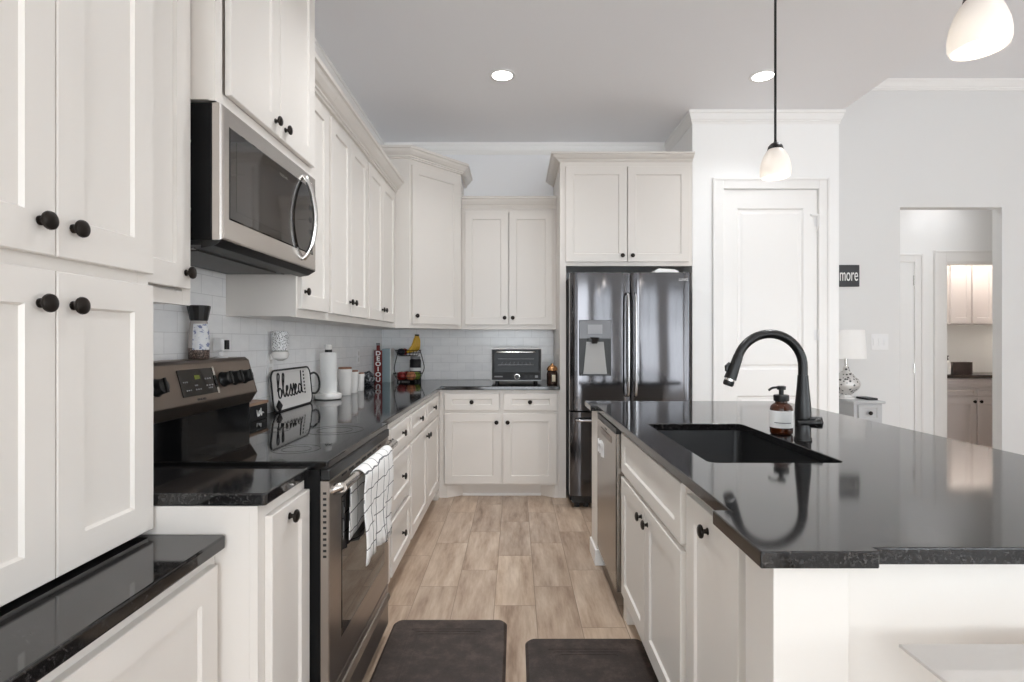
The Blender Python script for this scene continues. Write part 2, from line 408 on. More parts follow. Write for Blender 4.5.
def panel_door(n, F, u0, u1, ztop, splits, m=DOORW):
    b = B(); t = 0.0
    # slab with two raised-and-sunk panels
    st = .115
    us = [u0+.004, u0+st, u1-st, u1-.004]
    b.obox(F, us[0], us[1], .012, ztop-.005, -.04, -.004).obox(F, us[2], us[3], .012, ztop-.005, -.04, -.004)
    zs = [.012]+splits+[ztop-.005]
    for i in range(0, len(zs), 2): b.obox(F, us[1]-.0005, us[2]+.0005, zs[i], zs[i+1], -.04, -.0042)
    for i in range(1, len(zs)-1, 2):
        a, c = zs[i], zs[i+1]
        b.loft([rect(F, us[1], us[2], a, c, -.004), rect(F, us[1]+.012, us[2]-.012, a+.012, c-.012, -.016), rect(F, us[1]+.03, us[2]-.03, a+.03, c-.03, -.016),
                rect(F, us[1]+.048, us[2]-.048, a+.048, c-.048, -.009)], False)
        b.face(rect(F, us[1]+.048, us[2]-.048, a+.048, c-.048, -.009))
    d = struct('door_%d' % n, b, m); ORG[d.name] = V((0, 0, 0))
    return d
fp = FB(YP)
d1 = panel_door(1, fp, DX0, DX1, DZ, [.24, .835, 1.045, 2.365])
part('door_knob', B().lathe([(.026, 0), (.026, .006), (.011, .012), (.011, .034), (.026, .042), (.029, .055), (.02, .066), (.001, .068)], fp(DX0+.055, .985, -.004), (0, -1, 0), 20), BLACKM, d1, smooth=40, label='black door knob')
for z in (.35, 1.33, 2.26):
    part('hinge', B().cyl(fp(DX1-.004, z-.045, .006), fp(DX1-.004, z+.045, .006), .006, n=10).obox(fp, DX1-.03, DX1-.004, z-.042, z+.042, -.004, -.001), WHITEP, d1)
hk = part('over_door_hook', B().obox(fp, DX1-.06, DX1+.03, 2.30, 2.315, -.003, .012).tube(smoothpts([fp(DX1-.015, 2.30, .02), fp(DX1-.015, 2.2, .022), fp(DX1-.018, 2.16, .035), fp(DX1-.03, 2.17, .055)]), .004), WHITEP, d1)
fh = FB(YH)
d2 = panel_door(2, fh, 3.3, 4.075, HZ, [.22, .8, 1.0, 1.93])
for z in (1.9, 1.0, .3):
    part('hinge', B().cyl(fh(4.073, z-.05, .006), fh(4.073, z+.05, .006), .007, n=10), CHROME, d2)
# jambs of the laundry door
struct('trim_6', B().box(HX0, HX0+.018, YH-.005, YH+.105, 0, HZ).box(HX1-.018, HX1, YH-.005, YH+.105, 0, HZ).box(HX0, HX1, YH-.004, YH+.104, HZ-.018, HZ), TRIM)

# ------------------------------------------------------------------ left run: uppers
UF = -.955                                # upper face plane
ZU0, ZU1 = 1.385, 2.46                    # upper bottom / top under crown
def upper(label, y0, y1, doors, group, z0=ZU0, z1=ZU1, xf=UF, name='upper_cabinet', dz0=None, crown=True, ends=(False, False), ctop=.1):
    t = thing(name, label, 'cabinet', (XW, (y0+y1)/2, z0), group)
    part('carcass', B().box(XW+.0105, xf-.019, y0+.0005, y1-.0005, z0+.004, z1), PAINT, t)
    F = FL(xf); face_frame(t, F, y0+.0005, y1-.0005, z0, z1, [], [], PAINT)
    for (a, c, kn) in doors: panel(t, F, a, c, dz0 or z0+.038, z1-.03, PAINT, kn=(kn, (dz0 or z0+.038)+(.045 if dz0 else .078)))
    if crown:
        path = [(xf, y0+.0005, z1), (xf, y1-.0005, z1)]
        if ends[0]: path = [(XW+.01, y0+.0005, z1)]+path
        if ends[1]: path = path+[(XW+.01, y1-.0005, z1)]
        part('crown_moulding', B().sweep(path, crown_prof(ctop, .072)), PAINT, t, label='stepped crown moulding')
    return t
GU = 'upper cabinets along the side wall'
upper('single-door upper cabinet right beside the microwave', 2.366, 2.755, [(2.385, 2.735, 2.42)], GU)
upper('double-door upper cabinet above the white canisters, second from the microwave', 2.755, 3.475, [(2.775, 3.11, 3.075), (3.115, 3.455, 3.15)], GU)
upper('double-door upper cabinet touching the tall angled corner cabinet', 3.475, 4.326, [(3.495, 3.855, 3.82), (3.86, 4.235, 3.895)], GU)
upper('narrow one-knob upper cabinet squeezed between the tall cabinet and the microwave', 1.312, 1.597, [(1.325, 1.568, 1.545)], GU, dz0=1.43)
# cabinet over the microwave, deeper than its neighbours
t = upper('deep two-door cabinet hung directly above the microwave', 1.60, 2.364, [(1.655, 2.0, 1.96), (2.005, 2.35, 2.045)], GU, z0=1.99, z1=2.88, xf=-.884, dz0=2.03, ends=(True, True))
# diagonal corner cabinet
A0, A1 = (-.845, 4.33), (-.472, 4.75)
zc1 = 2.735
t = thing('corner_cabinet', 'taller angled corner cabinet with one door over the fruit basket', 'cabinet', (-1.0, 4.8, ZU0))
poly = [(XW+.0105, 4.3275), (A0[0]-.02, 4.3275), (A1[0]-.0145, 4.735), (A1[0]-.0145, YB-.0095), (XW+.0105, YB-.0095)]
part('carcass', B().prism(poly, ZU0+.004, zc1), PAINT, t)
dg = V((A1[0]-A0[0], A1[1]-A0[1], 0)); dl = dg.length; nn = V((dg.y, -dg.x, 0))
FC = frame((A0[0], A0[1], 0), dg, nn)
face_frame(t, FC, 0, dl, ZU0, zc1, [], [], PAINT)
part('side_panel', B().box(UF+.001, A0[0]+.004, 4.3265, 4.345, ZU0, zc1), PAINT, t)
panel(t, FC, .02, dl-.03, 1.42, 2.69, PAINT, kn=(.058, 1.484))
part('crown_moulding', B().sweep([(XW+.01, 4.3275, zc1), (A0[0], 4.3275, zc1), (A1[0], A1[1], zc1), (A1[0], YB-.01, zc1)], crown_prof(.085, .07)), PAINT, t, label='mitred crown moulding')
# back wall upper
YU = 4.845
t = thing('upper_cabinet', 'double-door upper cabinet over the toaster oven on the back wall', 'cabinet', (-.05, YB, ZU0))
part('carcass', B().box(A1[0]-.012, .3655, YU+.019, YB-.0095, ZU0+.004, ZU1), PAINT, t)
face_frame(t, FB(YU), A1[0]+.002, .3655, ZU0, ZU1, [], [], PAINT)
panel(t, FB(YU), -.445, -.06, 1.425, 2.43, PAINT, kn=(-.092, 1.487))
panel(t, FB(YU), -.052, .335, 1.425, 2.43, PAINT, kn=(-.02, 1.487))
part('crown_moulding', B().sweep([(A1[0]+.002, YU, ZU1), (.3655, YU, ZU1)], crown_prof(.1, .06)), PAINT, t)
# fridge surround
t = thing('refrigerator_cabinet', 'two-door cabinet with full-height side panel boxed around the refrigerator', 'cabinet', (.9, YB, 0))
part('side_panel', B().box(.3665, .4165, YP+.0035, YB-.001, 0, 2.742), PAINT, t)
part('carcass', B().box(.4165, XP0-.0015, YP+.022, YB-.001, 1.93, 2.742), PAINT, t)
face_frame(t, FB(YP+.003), .3665, XP0-.0015, 1.893, 2.742, [], [], PAINT)
panel(t, FB(YP+.003), .412, .911, 1.925, 2.70, PAINT, kn=(.873, 1.975))
panel(t, FB(YP+.003), .917, 1.418, 1.925, 2.70, PAINT, kn=(.955, 1.975))
part('crown_moulding', B().sweep([(.3665, YB-.001, 2.742), (.3665, YP+.003, 2.742), (XP0-.0015, YP+.003, 2.742)], crown_prof(.06, .075)), PAINT, t)

# ------------------------------------------------------------------ tall unit on the low counter
XT = -.881; Y1T = 1.305; Y0T = .58
t = thing('tall_cabinet', 'tall four-door pantry cabinet standing on the low granite counter', 'cabinet', (XW, .94, .817))
part('carcass', B().box(XW+.001, XT-.02, Y0T, Y1T, .832, 2.98), PAINT, t)
part('plinth', B().box(XW+.001, XT-.05, Y0T+.002, Y1T-.002, .8178, .832), SHADOWBOX, t)
F = FL(XT-.0005); face_frame(t, F, Y0T, Y1T, .826, 2.98, [], [1.427], PAINT, t=.019)
for (z0, z1, kz, rz) in ((.834, 1.413, 1.350, .065), (1.440, 2.93, 1.500, .075)):
    panel(t, F, .737, 1.0205, z0, z1, PAINT, rl=rz, kn=(.986, kz))
    panel(t, F, 1.0235, 1.297, z0, z1, PAINT, rl=rz, kn=(1.06, kz))
part('crown_moulding', B().sweep([(XT, Y0T, 2.98), (XT, Y1T, 2.98), (XW+.002, Y1T, 2.98)], crown_prof(.1, .07)), PAINT, t)
# low counter and its base
solo('countertop', 'low black granite counter beneath the tall cabinet', 'countertop', B().prism([(XW+.001, .1), (-.692, .1), (-.692, 1.298), (-.70, 1.306), (XW+.001, 1.306)], .785, .817), GRANITE, (XW, .7, .785), bevel=.005, seg=3)
XLF = -.722
t = thing('low_base_cabinet', 'low base cabinet under the lower granite counter, its doors toward the aisle', 'cabinet', (XW, .7, 0))
part('carcass', B().box(XW+.001, XLF-.019, .1, 1.3, .1, .7845), PAINT, t)
F = FL(XLF); face_frame(t, F, .1, 1.305, .1, .7845, [], [], PAINT)
panel(t, F, .705, 1.285, .13, .752, PAINT); panel(t, F, .12, .70, .13, .752, PAINT)
part('toe_kick', B().box(XW+.001, XLF-.06, .1, 1.3, 0, .1), PAINT, t)

# ------------------------------------------------------------------ left base run
XBF = -.620; ZB = .8835; ZT = .914
def base(label, y0, y1, group, toe=True):
    t = thing('base_cabinet', label, 'cabinet', (XW, (y0+y1)/2, 0), group)
    part('carcass', B().box(XW+.001, XBF-.019, y0+.0005, y1-.0005, .1, ZB-.0005), PAINT, t)
    return t
GB = 'base cabinets along the side wall'
t = base('narrow one-door base cabinet between the low counter and the range', 1.3075, 1.596, GB)
F = FL(XBF); face_frame(t, F, 1.308, 1.596, 0, ZB-.0005, [], [], PAINT)
part('side_panel', B().box(XW+.001, XBF-.0195, 1.3072, 1.3078, 0, ZB-.001), PAINT, t)
panel(t, F, 1.345, 1.59, .12, .848, PAINT, st=.06, kn=(1.447, .815))
part('toe_kick', B().box(XW+.001, XBF-.07, 1.309, 1.595, 0, .1), PAINT, t)
solo('countertop', 'small black granite counter piece on the near side of the range', 'countertop', B().prism([(XW+.001, 1.3065), (-.606, 1.3065), (-.60, 1.3125), (-.60, 1.597), (XW+.001, 1.597)], ZB, ZT), GRANITE, (XW, 1.45, ZB), bevel=.004, seg=3)
t = base('slim pull-out base cabinet squeezed against the far side of the range', 2.364, 2.63, GB)
face_frame(t, F, 2.3645, 2.6295, .1, ZB-.0005, [], [], PAINT)
panel(t, F, 2.385, 2.612, .125, .852, PAINT, st=.05, rl=.06, kn=(2.585, .80))
part('toe_kick', B().box(XW+.001, XBF-.07, 2.44, 2.6295, 0, .1).box(XW+.001, XBF, 2.3645, 2.44, 0, .1), PAINT, t)
t = base('three-drawer base cabinet below the paper towels and white canisters', 2.63, 3.14, GB)
face_frame(t, F, 2.6305, 3.1395, .1, ZB-.0005, [], [.705, .41], PAINT)
for z0, z1 in ((.73, .852), (.435, .685), (.125, .39)):
    panel(t, F, 2.648, 3.122, z0, z1, PAINT, st=.05, rl=.035 if z1 > .8 else .055, kn=(2.9, (z0+z1)/2), name='drawer')
part('toe_kick', B().box(XW+.001, XBF-.07, 2.6305, 3.1395, 0, .1), PAINT, t)
t = base('two-drawer two-door base cabinet in the inner corner of the counter', 3.14, 4.436, GB)
face_frame(t, F, 3.1405, 4.43, .1, ZB-.0005, [3.725], [.705], PAINT)
panel(t, F, 3.16, 3.715, .73, .852, PAINT, st=.05, rl=.035, kn=(3.44, .791), name='drawer')
panel(t, F, 3.735, 4.295, .73, .852, PAINT, st=.05, rl=.035, kn=(4.01, .791), name='drawer')
panel(t, F, 3.16, 3.72, .125, .685, PAINT, kn=(3.685, .635)); panel(t, F, 3.73, 4.295, .125, .685, PAINT, kn=(3.765, .635))
part('toe_kick', B().box(XW+.001, XBF-.07, 3.1405, 4.36, 0, .1).box(XW+.001, XBF, 4.36, 4.435, 0, .1), PAINT, t)
# back base
YBF = YP+.006
t = thing('base_cabinet', 'two-door two-drawer base cabinet under the toaster oven', 'cabinet', (-.13, YB, 0))
part('carcass', B().box(XBF+.001, .3655, YBF+.019, YB-.001, .1, ZB-.0005), PAINT, t)
F = FB(YBF); face_frame(t, F, XBF+.001, .3655, .1, ZB-.0005, [-.102], [.705], PAINT)
panel(t, F, -.575, -.128, .715, .855, PAINT, st=.06, rl=.045, kn=(-.352, .785), name='drawer')
panel(t, F, -.09, .342, .715, .855, PAINT, st=.06, rl=.045, kn=(.122, .785), name='drawer')
panel(t, F, -.575, -.113, .118, .69, PAINT, kn=(-.15, .62)); panel(t, F, -.097, .342, .118, .69, PAINT, kn=(-.06, .62))
poly = [(XBF+.001, YBF), (-.555, YBF), (-.435, YBF+.075), (.215, YBF+.075), (.325, YBF), (.3655, YBF), (.3655, YBF+.1), (XBF+.001, YBF+.1)]
part('toe_kick', B().prism(poly, 0, .0995), PAINT, t)
part('shoe_moulding', B().sweep([(.215, YBF+.075, 0), (-.435, YBF+.075, 0)], [(0, 0), (.012, 0), (.012, .012), (.006, .02), (0, .02)], side=-1), TRIM, t)
# L-shaped counter
solo('countertop', 'L-shaped black granite counter running from the range round to the refrigerator panel', 'countertop',
     B().prism([(XW+.0095, 2.363), (-.60, 2.363), (-.60, 4.402), (.3655, 4.402), (.3655, YB-.0095), (XW+.0095, YB-.0095)], ZB, ZT), GRANITE, (XW, 3.5, ZB), bevel=.004, seg=3)

# ------------------------------------------------------------------ range
RY0, RY1 = 1.601, 2.36
t = thing('range', 'stainless electric range with black glass cooktop', 'stove', (XW, 1.98, 0))
part('body', B().box(XW+.02, -.5755, RY0, RY1, .05, .9), SHADOWBOX, t)
part('leg', B().cyl((-.63, RY0+.05, 0), (-.63, RY0+.05, .05), .015), BLACKP, t); part('leg', B().cyl((-.63, RY1-.05, 0), (-.63, RY1-.05, .05), .015), BLACKP, t)
part('leg', B().cyl((-1.2, RY0+.05, 0), (-1.2, RY0+.05, .05), .015), BLACKP, t); part('leg', B().cyl((-1.2, RY1-.05, 0), (-1.2, RY1-.05, .05), .015), BLACKP, t)
b = B().box(-1.165, -.553, RY0, RY1, .901, .925); ck = part('cooktop', b, BGLASS, t, bevel=.003)
bn = B()
for (x, y, r) in ((-.98, 1.79, .085), (-.98, 2.17, .075), (-.72, 1.79, .075), (-.72, 2.17, .11)):
    for rr in (r, r*.62): bn.lathe([(rr-.0012, 0), (rr+.0012, 0), (rr+.0012, .0005), (rr-.0012, .0005), (rr-.0012, 0)], (x, y, .925), n=48, cap=False)
part('burner_ring', bn, mat('burner print', rgb(38, 37, 36), .2), ck)
part('front_trim', B().box(-.5745, -.5465, RY0+.001, RY1-.001, .868, .9005), BLACKP, t, bevel=.004, label='black trim strip with vents')
for k in range(7): part('vent_slot', B().box(-.5492, -.5478, RY0+.12+k*.075, RY0+.17+k*.075, .852, .859), BLACKP, t)
F = FL(-.5745)
dr = B(); dr.loft([rect(F, RY0+.003, RY1-.003, .235, .866, .0), rect(F, RY0+.003, RY1-.003, .235, .866, .022), rect(F, RY0+.006, RY1-.006, .238, .863, .0255)])
door = part('oven_door', dr, STEEL, t)
part('window', B().loft([rect(F, RY0+.115, RY1-.075, .345, .79, .0256), rect(F, RY0+.12, RY1-.08, .35, .785, .0272)]), OVENGLASS, door, label='dark oven window')
sv = B()
for k in range(12): sv.box(-.567, -.557, RY0+.0022, RY0+.0032, .64+k*.017, .647+k*.017)
part('side_vent', sv, INK, door)
hp = [(-.549, RY0+.022, .835), (-.532, RY0+.024, .842), (-.520, RY0+.04, .842), (-.517, RY0+.08, .842), (-.517, RY1-.08, .842), (-.520, RY1-.04, .842), (-.532, RY1-.024, .842), (-.549, RY1-.022, .835)]
part('handle', B().tube(smoothpts(hp), .0145, 14), STEEL_MW, door, smooth=40, label='satin tubular oven handle')
dw = B(); dw.loft([rect(F, RY0+.003, RY1-.003, .055, .228, 0), rect(F, RY0+.003, RY1-.003, .055, .228, .022), rect(F, RY0+.006, RY1-.006, .058, .225, .0245)])
dq = part('storage_drawer', dw, STEEL, t)
part('drawer_grip', B().sweep([(-.5502, RY0+.02, .168), (-.5502, RY1-.02, .168)], [(0, 0), (.012, .004), (.014, .012), (.006, .03), (0, .032)]), STEEL, dq)
# backguard
prof = [(XW+.0105, .93), (-1.151, .93), (-1.151, 1.015), (-1.121, 1.062), (-1.159, 1.20), (-1.175, 1.212), (XW+.0105, 1.212)]
b = B().loft([[(x, RY0, z) for x, z in prof], [(x, RY1, z) for x, z in prof]])
part('backguard_base', B().box(XW+.011, -1.152, RY0+.004, RY1-.004, .9255, 1.02), BGLASS, t)
b = B().loft([[(x, RY0, z) for x, z in prof[2:]]+[(XW+.0105, RY0, 1.015)], [(x, RY1, z) for x, z in prof[2:]]+[(XW+.0105, RY1, 1.015)]])
bgd = part('backguard', b, STEEL_G, t, bevel=.004)
part('end_cap', B().loft([[(x, RY1+.0002, z) for x, z in prof[2:]]+[(XW+.0105, RY1+.0002, 1.015)], [(x, RY1+.0025, z) for x, z in prof[2:]]+[(XW+.0105, RY1+.0025, 1.015)]]), STEEL_G, t)
sd = V((-1.159+1.121, 0, 1.20-1.062)).normalized(); sn = V((sd.z, 0, -sd.x))
def FG(u, v, w_=0): return V((-1.121, u, 1.062))+sd*v+sn*w_
disp = part('display', B().obox(FG, 1.845, 2.055, .026, .122, .0002, .003), BGLASS, t)
part('clock', B().obox(FG, 1.935, 1.967, .084, .099, .003, .0036), DIGIT, disp, label='green lit clock digits')
for u, v, ww in ((1.862, .075, .03), (1.87, .045, .035), (1.925, .045, .04), (1.925, .06, .02), (1.995, .08, .045), (1.995, .055, .05), (2.005, .045, .03)):
    for k in range(3): part('button', B().obox(FG, u+k*ww/3, u+k*ww/3+ww/5, v, v+.005, .003, .0034), GREYP, disp)
part('trim_strip', B().obox(FG, 2.057, 2.069, .022, .125, .0002, .004), CHROME, t)
for u in (1.645, 1.722, 2.12, 2.20, 2.28):
    k = B(); 
    def ring(r, h): return [FG(u, .072, h)+(V((0, 1, 0))*math.cos(a)+sd*math.sin(a))*r for a in [2*PI*i/24 for i in range(24)]]
    k.loft([ring(.03, .0005), ring(.03, .004), ring(.026, .008), ring(.024, .03), ring(.02, .033)])
    kk = part('knob', k, BLACKP, t, smooth=40)
    part('pointer', B().obox(FG, u-.005, u+.005, .048, .097, .031, .039), BLACKM, kk, bevel=.002)
text(t, 'lettering', 'FRIGIDAIRE', FG, 1.95, .011, .0006, .011, DKGREY, ext=.0003)
# dish towel on the oven handle
b = B(); ny, TY0, TY1 = 30, 1.775, 2.175
sec = []
for s in range(15): sec.append(('f', s/14))
rings = []
for i in range(ny+1):
    y = TY0+(TY1-TY0)*i/ny; f = i/ny; ring = []
    wob = .004*math.sin(f*13)+.003*math.sin(f*29+1)
    zb_f = .545-.02*f+.012*math.sin(f*5); zb_b = .635+.02*f
    for k in range(11):                     # front flap from bottom to top
        q = k/10; ring.append((-.492+wob*(1-q)*1.6+.004*math.sin(q*7+f*3), y+.012*(1-q)*math.sin(f*6), zb_f+(.842-zb_f)*q))
    for k in range(1, 8):                   # over the bar
        a = PI*k/8; ring.append((-.517+.0185*math.cos(a)+.006*(1-k/8), y, .842+.0185*math.sin(a)))
    for k in range(11):
        q = k/10; ring.append((-.5368+wob*.15*q, y-.012*q*(1-f), .842-(.842-zb_b)*q))
    rings.append(ring)
b.loft(rings, False, False)
TOW = mat('white towel with dark grid', rgb(236, 235, 232), .9)
def toweltex(m):
    s = N(m, 'ShaderNodeSeparateXYZ'); L(m, pos(m), s.inputs[0])
    def line(o, per, ph, wd):
        wv = math_(m, 'MULTIPLY_ADD', noise(m, pos(m), 9, 2), .03, o)
        return math_(m, 'LESS_THAN', math_(m, 'FRACT', math_(m, 'DIVIDE', math_(m, 'ADD', wv, ph), per)), wd)
    g = math_(m, 'MAXIMUM', line(s.outputs[1], .082, .02, .055), line(s.outputs[2], .062, .01, .06))
    mx = N(m, 'ShaderNodeMix', data_type='RGBA'); L(m, g, mx.inputs[0]); mx.inputs[6].default_value = rgb(238, 237, 235); mx.inputs[7].default_value = rgb(92, 92, 96)
    L(m, mx.outputs[2], P(m).inputs['Base Color']); bump(m, noise(m, pos(m), 300, 2), .4, .002)
toweltex(TOW)
o = solo('dish_towel', 'white dish towel with dark grid lines over the oven handle', 'towel', b, TOW, (-.522, 1.98, .55), smooth=80)
md = o.modifiers.new('thickness', 'SOLIDIFY'); md.thickness = .003; md.offset = 1

# ------------------------------------------------------------------ microwave
MX = -.864; MZ0, MZ1 = 1.568, 1.985
t = thing('microwave', 'stainless over-the-range microwave with bowed handle', 'microwave', (XW, 1.98, MZ0))
part('body', B().box(XW+.011, MX-.031, RY0, RY1, MZ0+.012, MZ1), SHADOWBOX, t, bevel=.003)
F = FL(MX-.03)
d = B(); d.loft([rect(F, RY0+.001, RY1-.001, MZ0+.012, MZ1, .0005), rect(F, RY0+.001, RY1-.001, MZ0+.012, MZ1, .022), rect(F, RY0+.004, RY1-.004, MZ0+.015, MZ1-.003, .027), rect(F, RY0+.012, RY1-.010, MZ0+.02, MZ1-.008, .03)])
dm = part('door', d, STEEL_MW, t)
part('window', B().loft([rect(F, RY0+.04, RY1-.04, 1.648, 1.928, .0302), rect(F, RY0+.044, RY1-.044, 1.652, 1.924, .0322)]), OVENGLASS, dm, label='dark tinted window')
part('inner_screen', B().obox(F, RY0+.08, 2.12, 1.68, 1.895, .0323, .0326), mat('window mesh', rgb(44, 40, 38), .05, 0, IOR=1.7), dm)
hp = [F(2.215, 1.955, .03), F(2.215, 1.938, .045), F(2.215, 1.88, .067), F(2.215, 1.78, .08), F(2.215, 1.68, .067), F(2.215, 1.632, .045), F(2.215, 1.617, .03)]
part('handle', B().tube(smoothpts(hp), .0105, 12), CHROME, dm, smooth=40, label='bowed bright handle')
text(dm, 'lettering', 'FRIGIDAIRE', F, 2.02, 1.893, .0331, .014, CHROME, ext=.0003)
for k in range(4): part('button', B().obox(F, 2.275, 2.302, 1.68+k*.05, 1.70+k*.05, .0323, .0328), DKGREY, dm)
u = B().box(XW+.03, MX-.07, RY0+.02, RY1-.02, MZ0, MZ0+.0118); part('base_pan', u, DKGREY, t)
part('front_vent', B().loft([[(MX-.068, RY0+.01, MZ0+.0115), (MX-.005, RY0+.01, MZ0+.0115), (MX-.03, RY0+.01, MZ0-.004), (MX-.068, RY0+.01, MZ0-.01)], [(MX-.068, RY1-.01, MZ0+.0115), (MX-.005, RY1-.01, MZ0+.0115), (MX-.03, RY1-.01, MZ0-.004), (MX-.068, RY1-.01, MZ0-.01)]]), BLACKP, t)
for y0 in (RY0+.1, RY1-.38):
    f = part('grease_filter', B().box(XW+.08, MX-.13, y0, y0+.28, MZ0-.006, MZ0-.0003), FILTER, t)
part('work_lamp', B().box(XW+.14, XW+.2, 1.94, 2.02, MZ0-.005, MZ0-.0003), WHITEP, t)
for y in (RY0+.06, RY1-.06): part('mounting_screw', B().cyl((MX-.12, y, MZ0+.0005), (MX-.12, y, MZ0-.006), .007), CHROME, t)
sc_ = B()
for z in (1.67, 1.87): sc_.cyl((XW+.31, RY0+.0005, z), (XW+.31, RY0-.002, z), .006)
part('screw', sc_, CHROME, t)

# ------------------------------------------------------------------ refrigerator
YF = 4.12; fx0, fx1 = .418, 1.338
t = thing('refrigerator', 'dark stainless French-door refrigerator in the cabinet alcove', 'refrigerator', (.88, YB, 0))
part('case', B().box(fx0+.008, fx1+.004, YF+.075, YB-.1, .05, 1.785), SHADOWBOX, t, bevel=.004)
def bowed(x0, x1, z0, z1, m, name, par, cols=14, bow=.014):
    b = B(); fr_ = []
    for i in range(cols+1):
        f = i/cols; x = x0+(x1-x0)*f; e = min(f, 1-f)*(x1-x0)
        y = YF-bow*(1-(2*f-1)**2)+(.012*(1-min(1, e/.012))**2)
        fr_.append((x, y))
    pts = fr_+[(x1, YF+.072), (x0, YF+.072)]
    b.prism(pts, z0, z1)
    return part(name, b, m, par, smooth=30)
dl_ = bowed(fx0, .8745, .752, 1.80, STEEL_F, 'door', t); dr_ = bowed(.8815, fx1, .752, 1.80, STEEL_F, 'door', t)
fz = bowed(fx0, fx1, .105, .74, STEEL_F, 'freezer_drawer', t, 20)
for dd, x in ((dl_, .851), (dr_, .908)):
    pts = [(x, YF-.008, 1.64), (x, YF-.045, 1.62), (x, YF-.056, 1.5), (x, YF-.06, 1.25), (x, YF-.056, 1.0), (x, YF-.045, .885), (x, YF-.008, .865)]
    part('handle', B().tube(smoothpts(pts), .0105, 12), HANDLE, dd, smooth=40)
pts = [(.46, YF-.004, .685), (.475, YF-.045, .685), (.53, YF-.058, .685), (.88, YF-.066, .685), (1.23, YF-.058, .685), (1.285, YF-.045, .685), (1.30, YF-.004, .685)]
part('handle', B().tube(smoothpts(pts), .0105, 12), HANDLE, fz, smooth=40)
F = FB(YF-.0155)
ds = part('dispenser', B().obox(F, .484, .728, 1.018, 1.44, -.014, .0005), BLACKP, dl_, bevel=.003, label='water and ice dispenser')
b = B().obox(F, .487, .725, 1.30, 1.437, .0005, .004)
part('control_panel', b, mat('dispenser panel', rgb(98, 98, 100), .3, .3), dl_)
part('nozzle', B().lathe([(.02, 0), (.03, .03), (.036, .045)], F(.60, 1.262, .014), (0, 0, 1), 16).obox(F, .555, .645, 1.28, 1.3, .001, .03), BLACKP, dl_)
part('paddle', B().loft([[F(.516, 1.03, .003), F(.694, 1.03, .003), F(.694, 1.03, .012), F(.516, 1.03, .012)], [F(.53, 1.17, .001), F(.68, 1.17, .001), F(.68, 1.17, .004), F(.53, 1.17, .004)], [F(.54, 1.275, .001), F(.67, 1.275, .001), F(.67, 1.275, .003), F(.54, 1.275, .003)]]), mat('dispenser well', rgb(150, 149, 147), .4), dl_)
part('display_window', B().obox(F, .55, .66, 1.335, 1.405, .004, .0046), mat('dispenser display', rgb(140, 140, 142), .3), dl_)
part('drip_tray', B().obox(F, .50, .712, 1.02, 1.032, .001, .02), DKGREY, dl_)
text(dr_, 'lettering', 'SAMSUNG', FB(YF-.0085), 1.243, 1.745, .0005, .03, CHROME, ext=.0004)
part('hinge_cover', B().box(fx0+.02, fx0+.12, YF+.03, YF+.2, 1.786, 1.81), DKGREY, t); part('hinge_cover', B().box(fx1-.055, fx1-.01, YF+.03, YF+.2, 1.786, 1.81), DKGREY, t)
part('toe_grille', B().box(fx0+.02, fx1-.02, YF+.06, YF+.1, .035, .1), BLACKP, t)
for x in (fx0+.06, fx0+.13, fx1-.13, fx1-.06): part('foot', B().cyl((x, YF+.09, 0), (x, YF+.09, .05), .022), BLACKP, t)
b = B().loft([[(1.085, YF+.085, 1.7855), (1.27, YF+.085, 1.7855), (1.27, YF+.28, 1.7855), (1.085, YF+.28, 1.7855)], [(1.075, YF+.08, 1.80), (1.275, YF+.08, 1.806), (1.275, YF+.29, 1.806), (1.08, YF+.29, 1.80)],
              [(1.085, YF+.085, 1.828), (1.27, YF+.085, 1.822), (1.265, YF+.28, 1.826), (1.085, YF+.28, 1.828)], [(1.12, YF+.1, 1.846), (1.24, YF+.1, 1.838), (1.23, YF+.26, 1.842), (1.12, YF+.26, 1.846)]])
solo('folded_cloth', 'white folded cloth lying on top of the refrigerator', 'cloth', b, PAPER, (1.18, YF+.18, 1.7855), bevel=.005)

# ------------------------------------------------------------------ island
IX, IX1, IY0, IY1 = .466, 1.639, .9637, 3.32
SX0, SX1, SY0, SY1 = .585, 1.0, 1.637, 2.41
b = B(); bm = b.bm
outer = [(.4286, .946), (.634, .946), (.638, .950), (.638, IY0), (IX1, IY0), (IX1, IY1), (.638, IY1), (.638, IY1+.016), (.4286, IY1+.016), (.4286, 3.08), (IX, 3.08), (IX, 1.179), (.4286, 1.179)]
def rrect(x0, x1, y0, y1, r, n=5):
    o = []
    for cx, cy, a0 in ((x1-r, y1-r, 0), (x0+r, y1-r, PI/2), (x0+r, y0+r, PI), (x1-r, y0+r, 1.5*PI)):
        for k in range(n+1): o.append((cx+r*math.cos(a0+PI/2*k/n), cy+r*math.sin(a0+PI/2*k/n)))
    return o
def loop(pts, z):
    v = [bm.verts.new((x, y, z)) for x, y in pts]
    return [bm.edges.new((v[i], v[(i+1) % len(v)])) for i in range(len(v))]
e = loop(outer, ZT)+loop(rrect(SX0, SX1, SY0, SY1, .03), ZT)
bmesh.ops.triangle_fill(bm, use_beauty=True, use_dissolve=False, edges=e)
r_ = bmesh.ops.extrude_face_region(bm, geom=bm.faces[:])
bmesh.ops.translate(bm, verts=[x for x in r_['geom'] if isinstance(x, bmesh.types.BMVert)], vec=(0, 0, ZB-ZT))
solo('countertop', 'large black granite island top with the sink cut out', 'countertop', b, GRANITE, (1.05, 2.1, ZB), bevel=.004, seg=3)
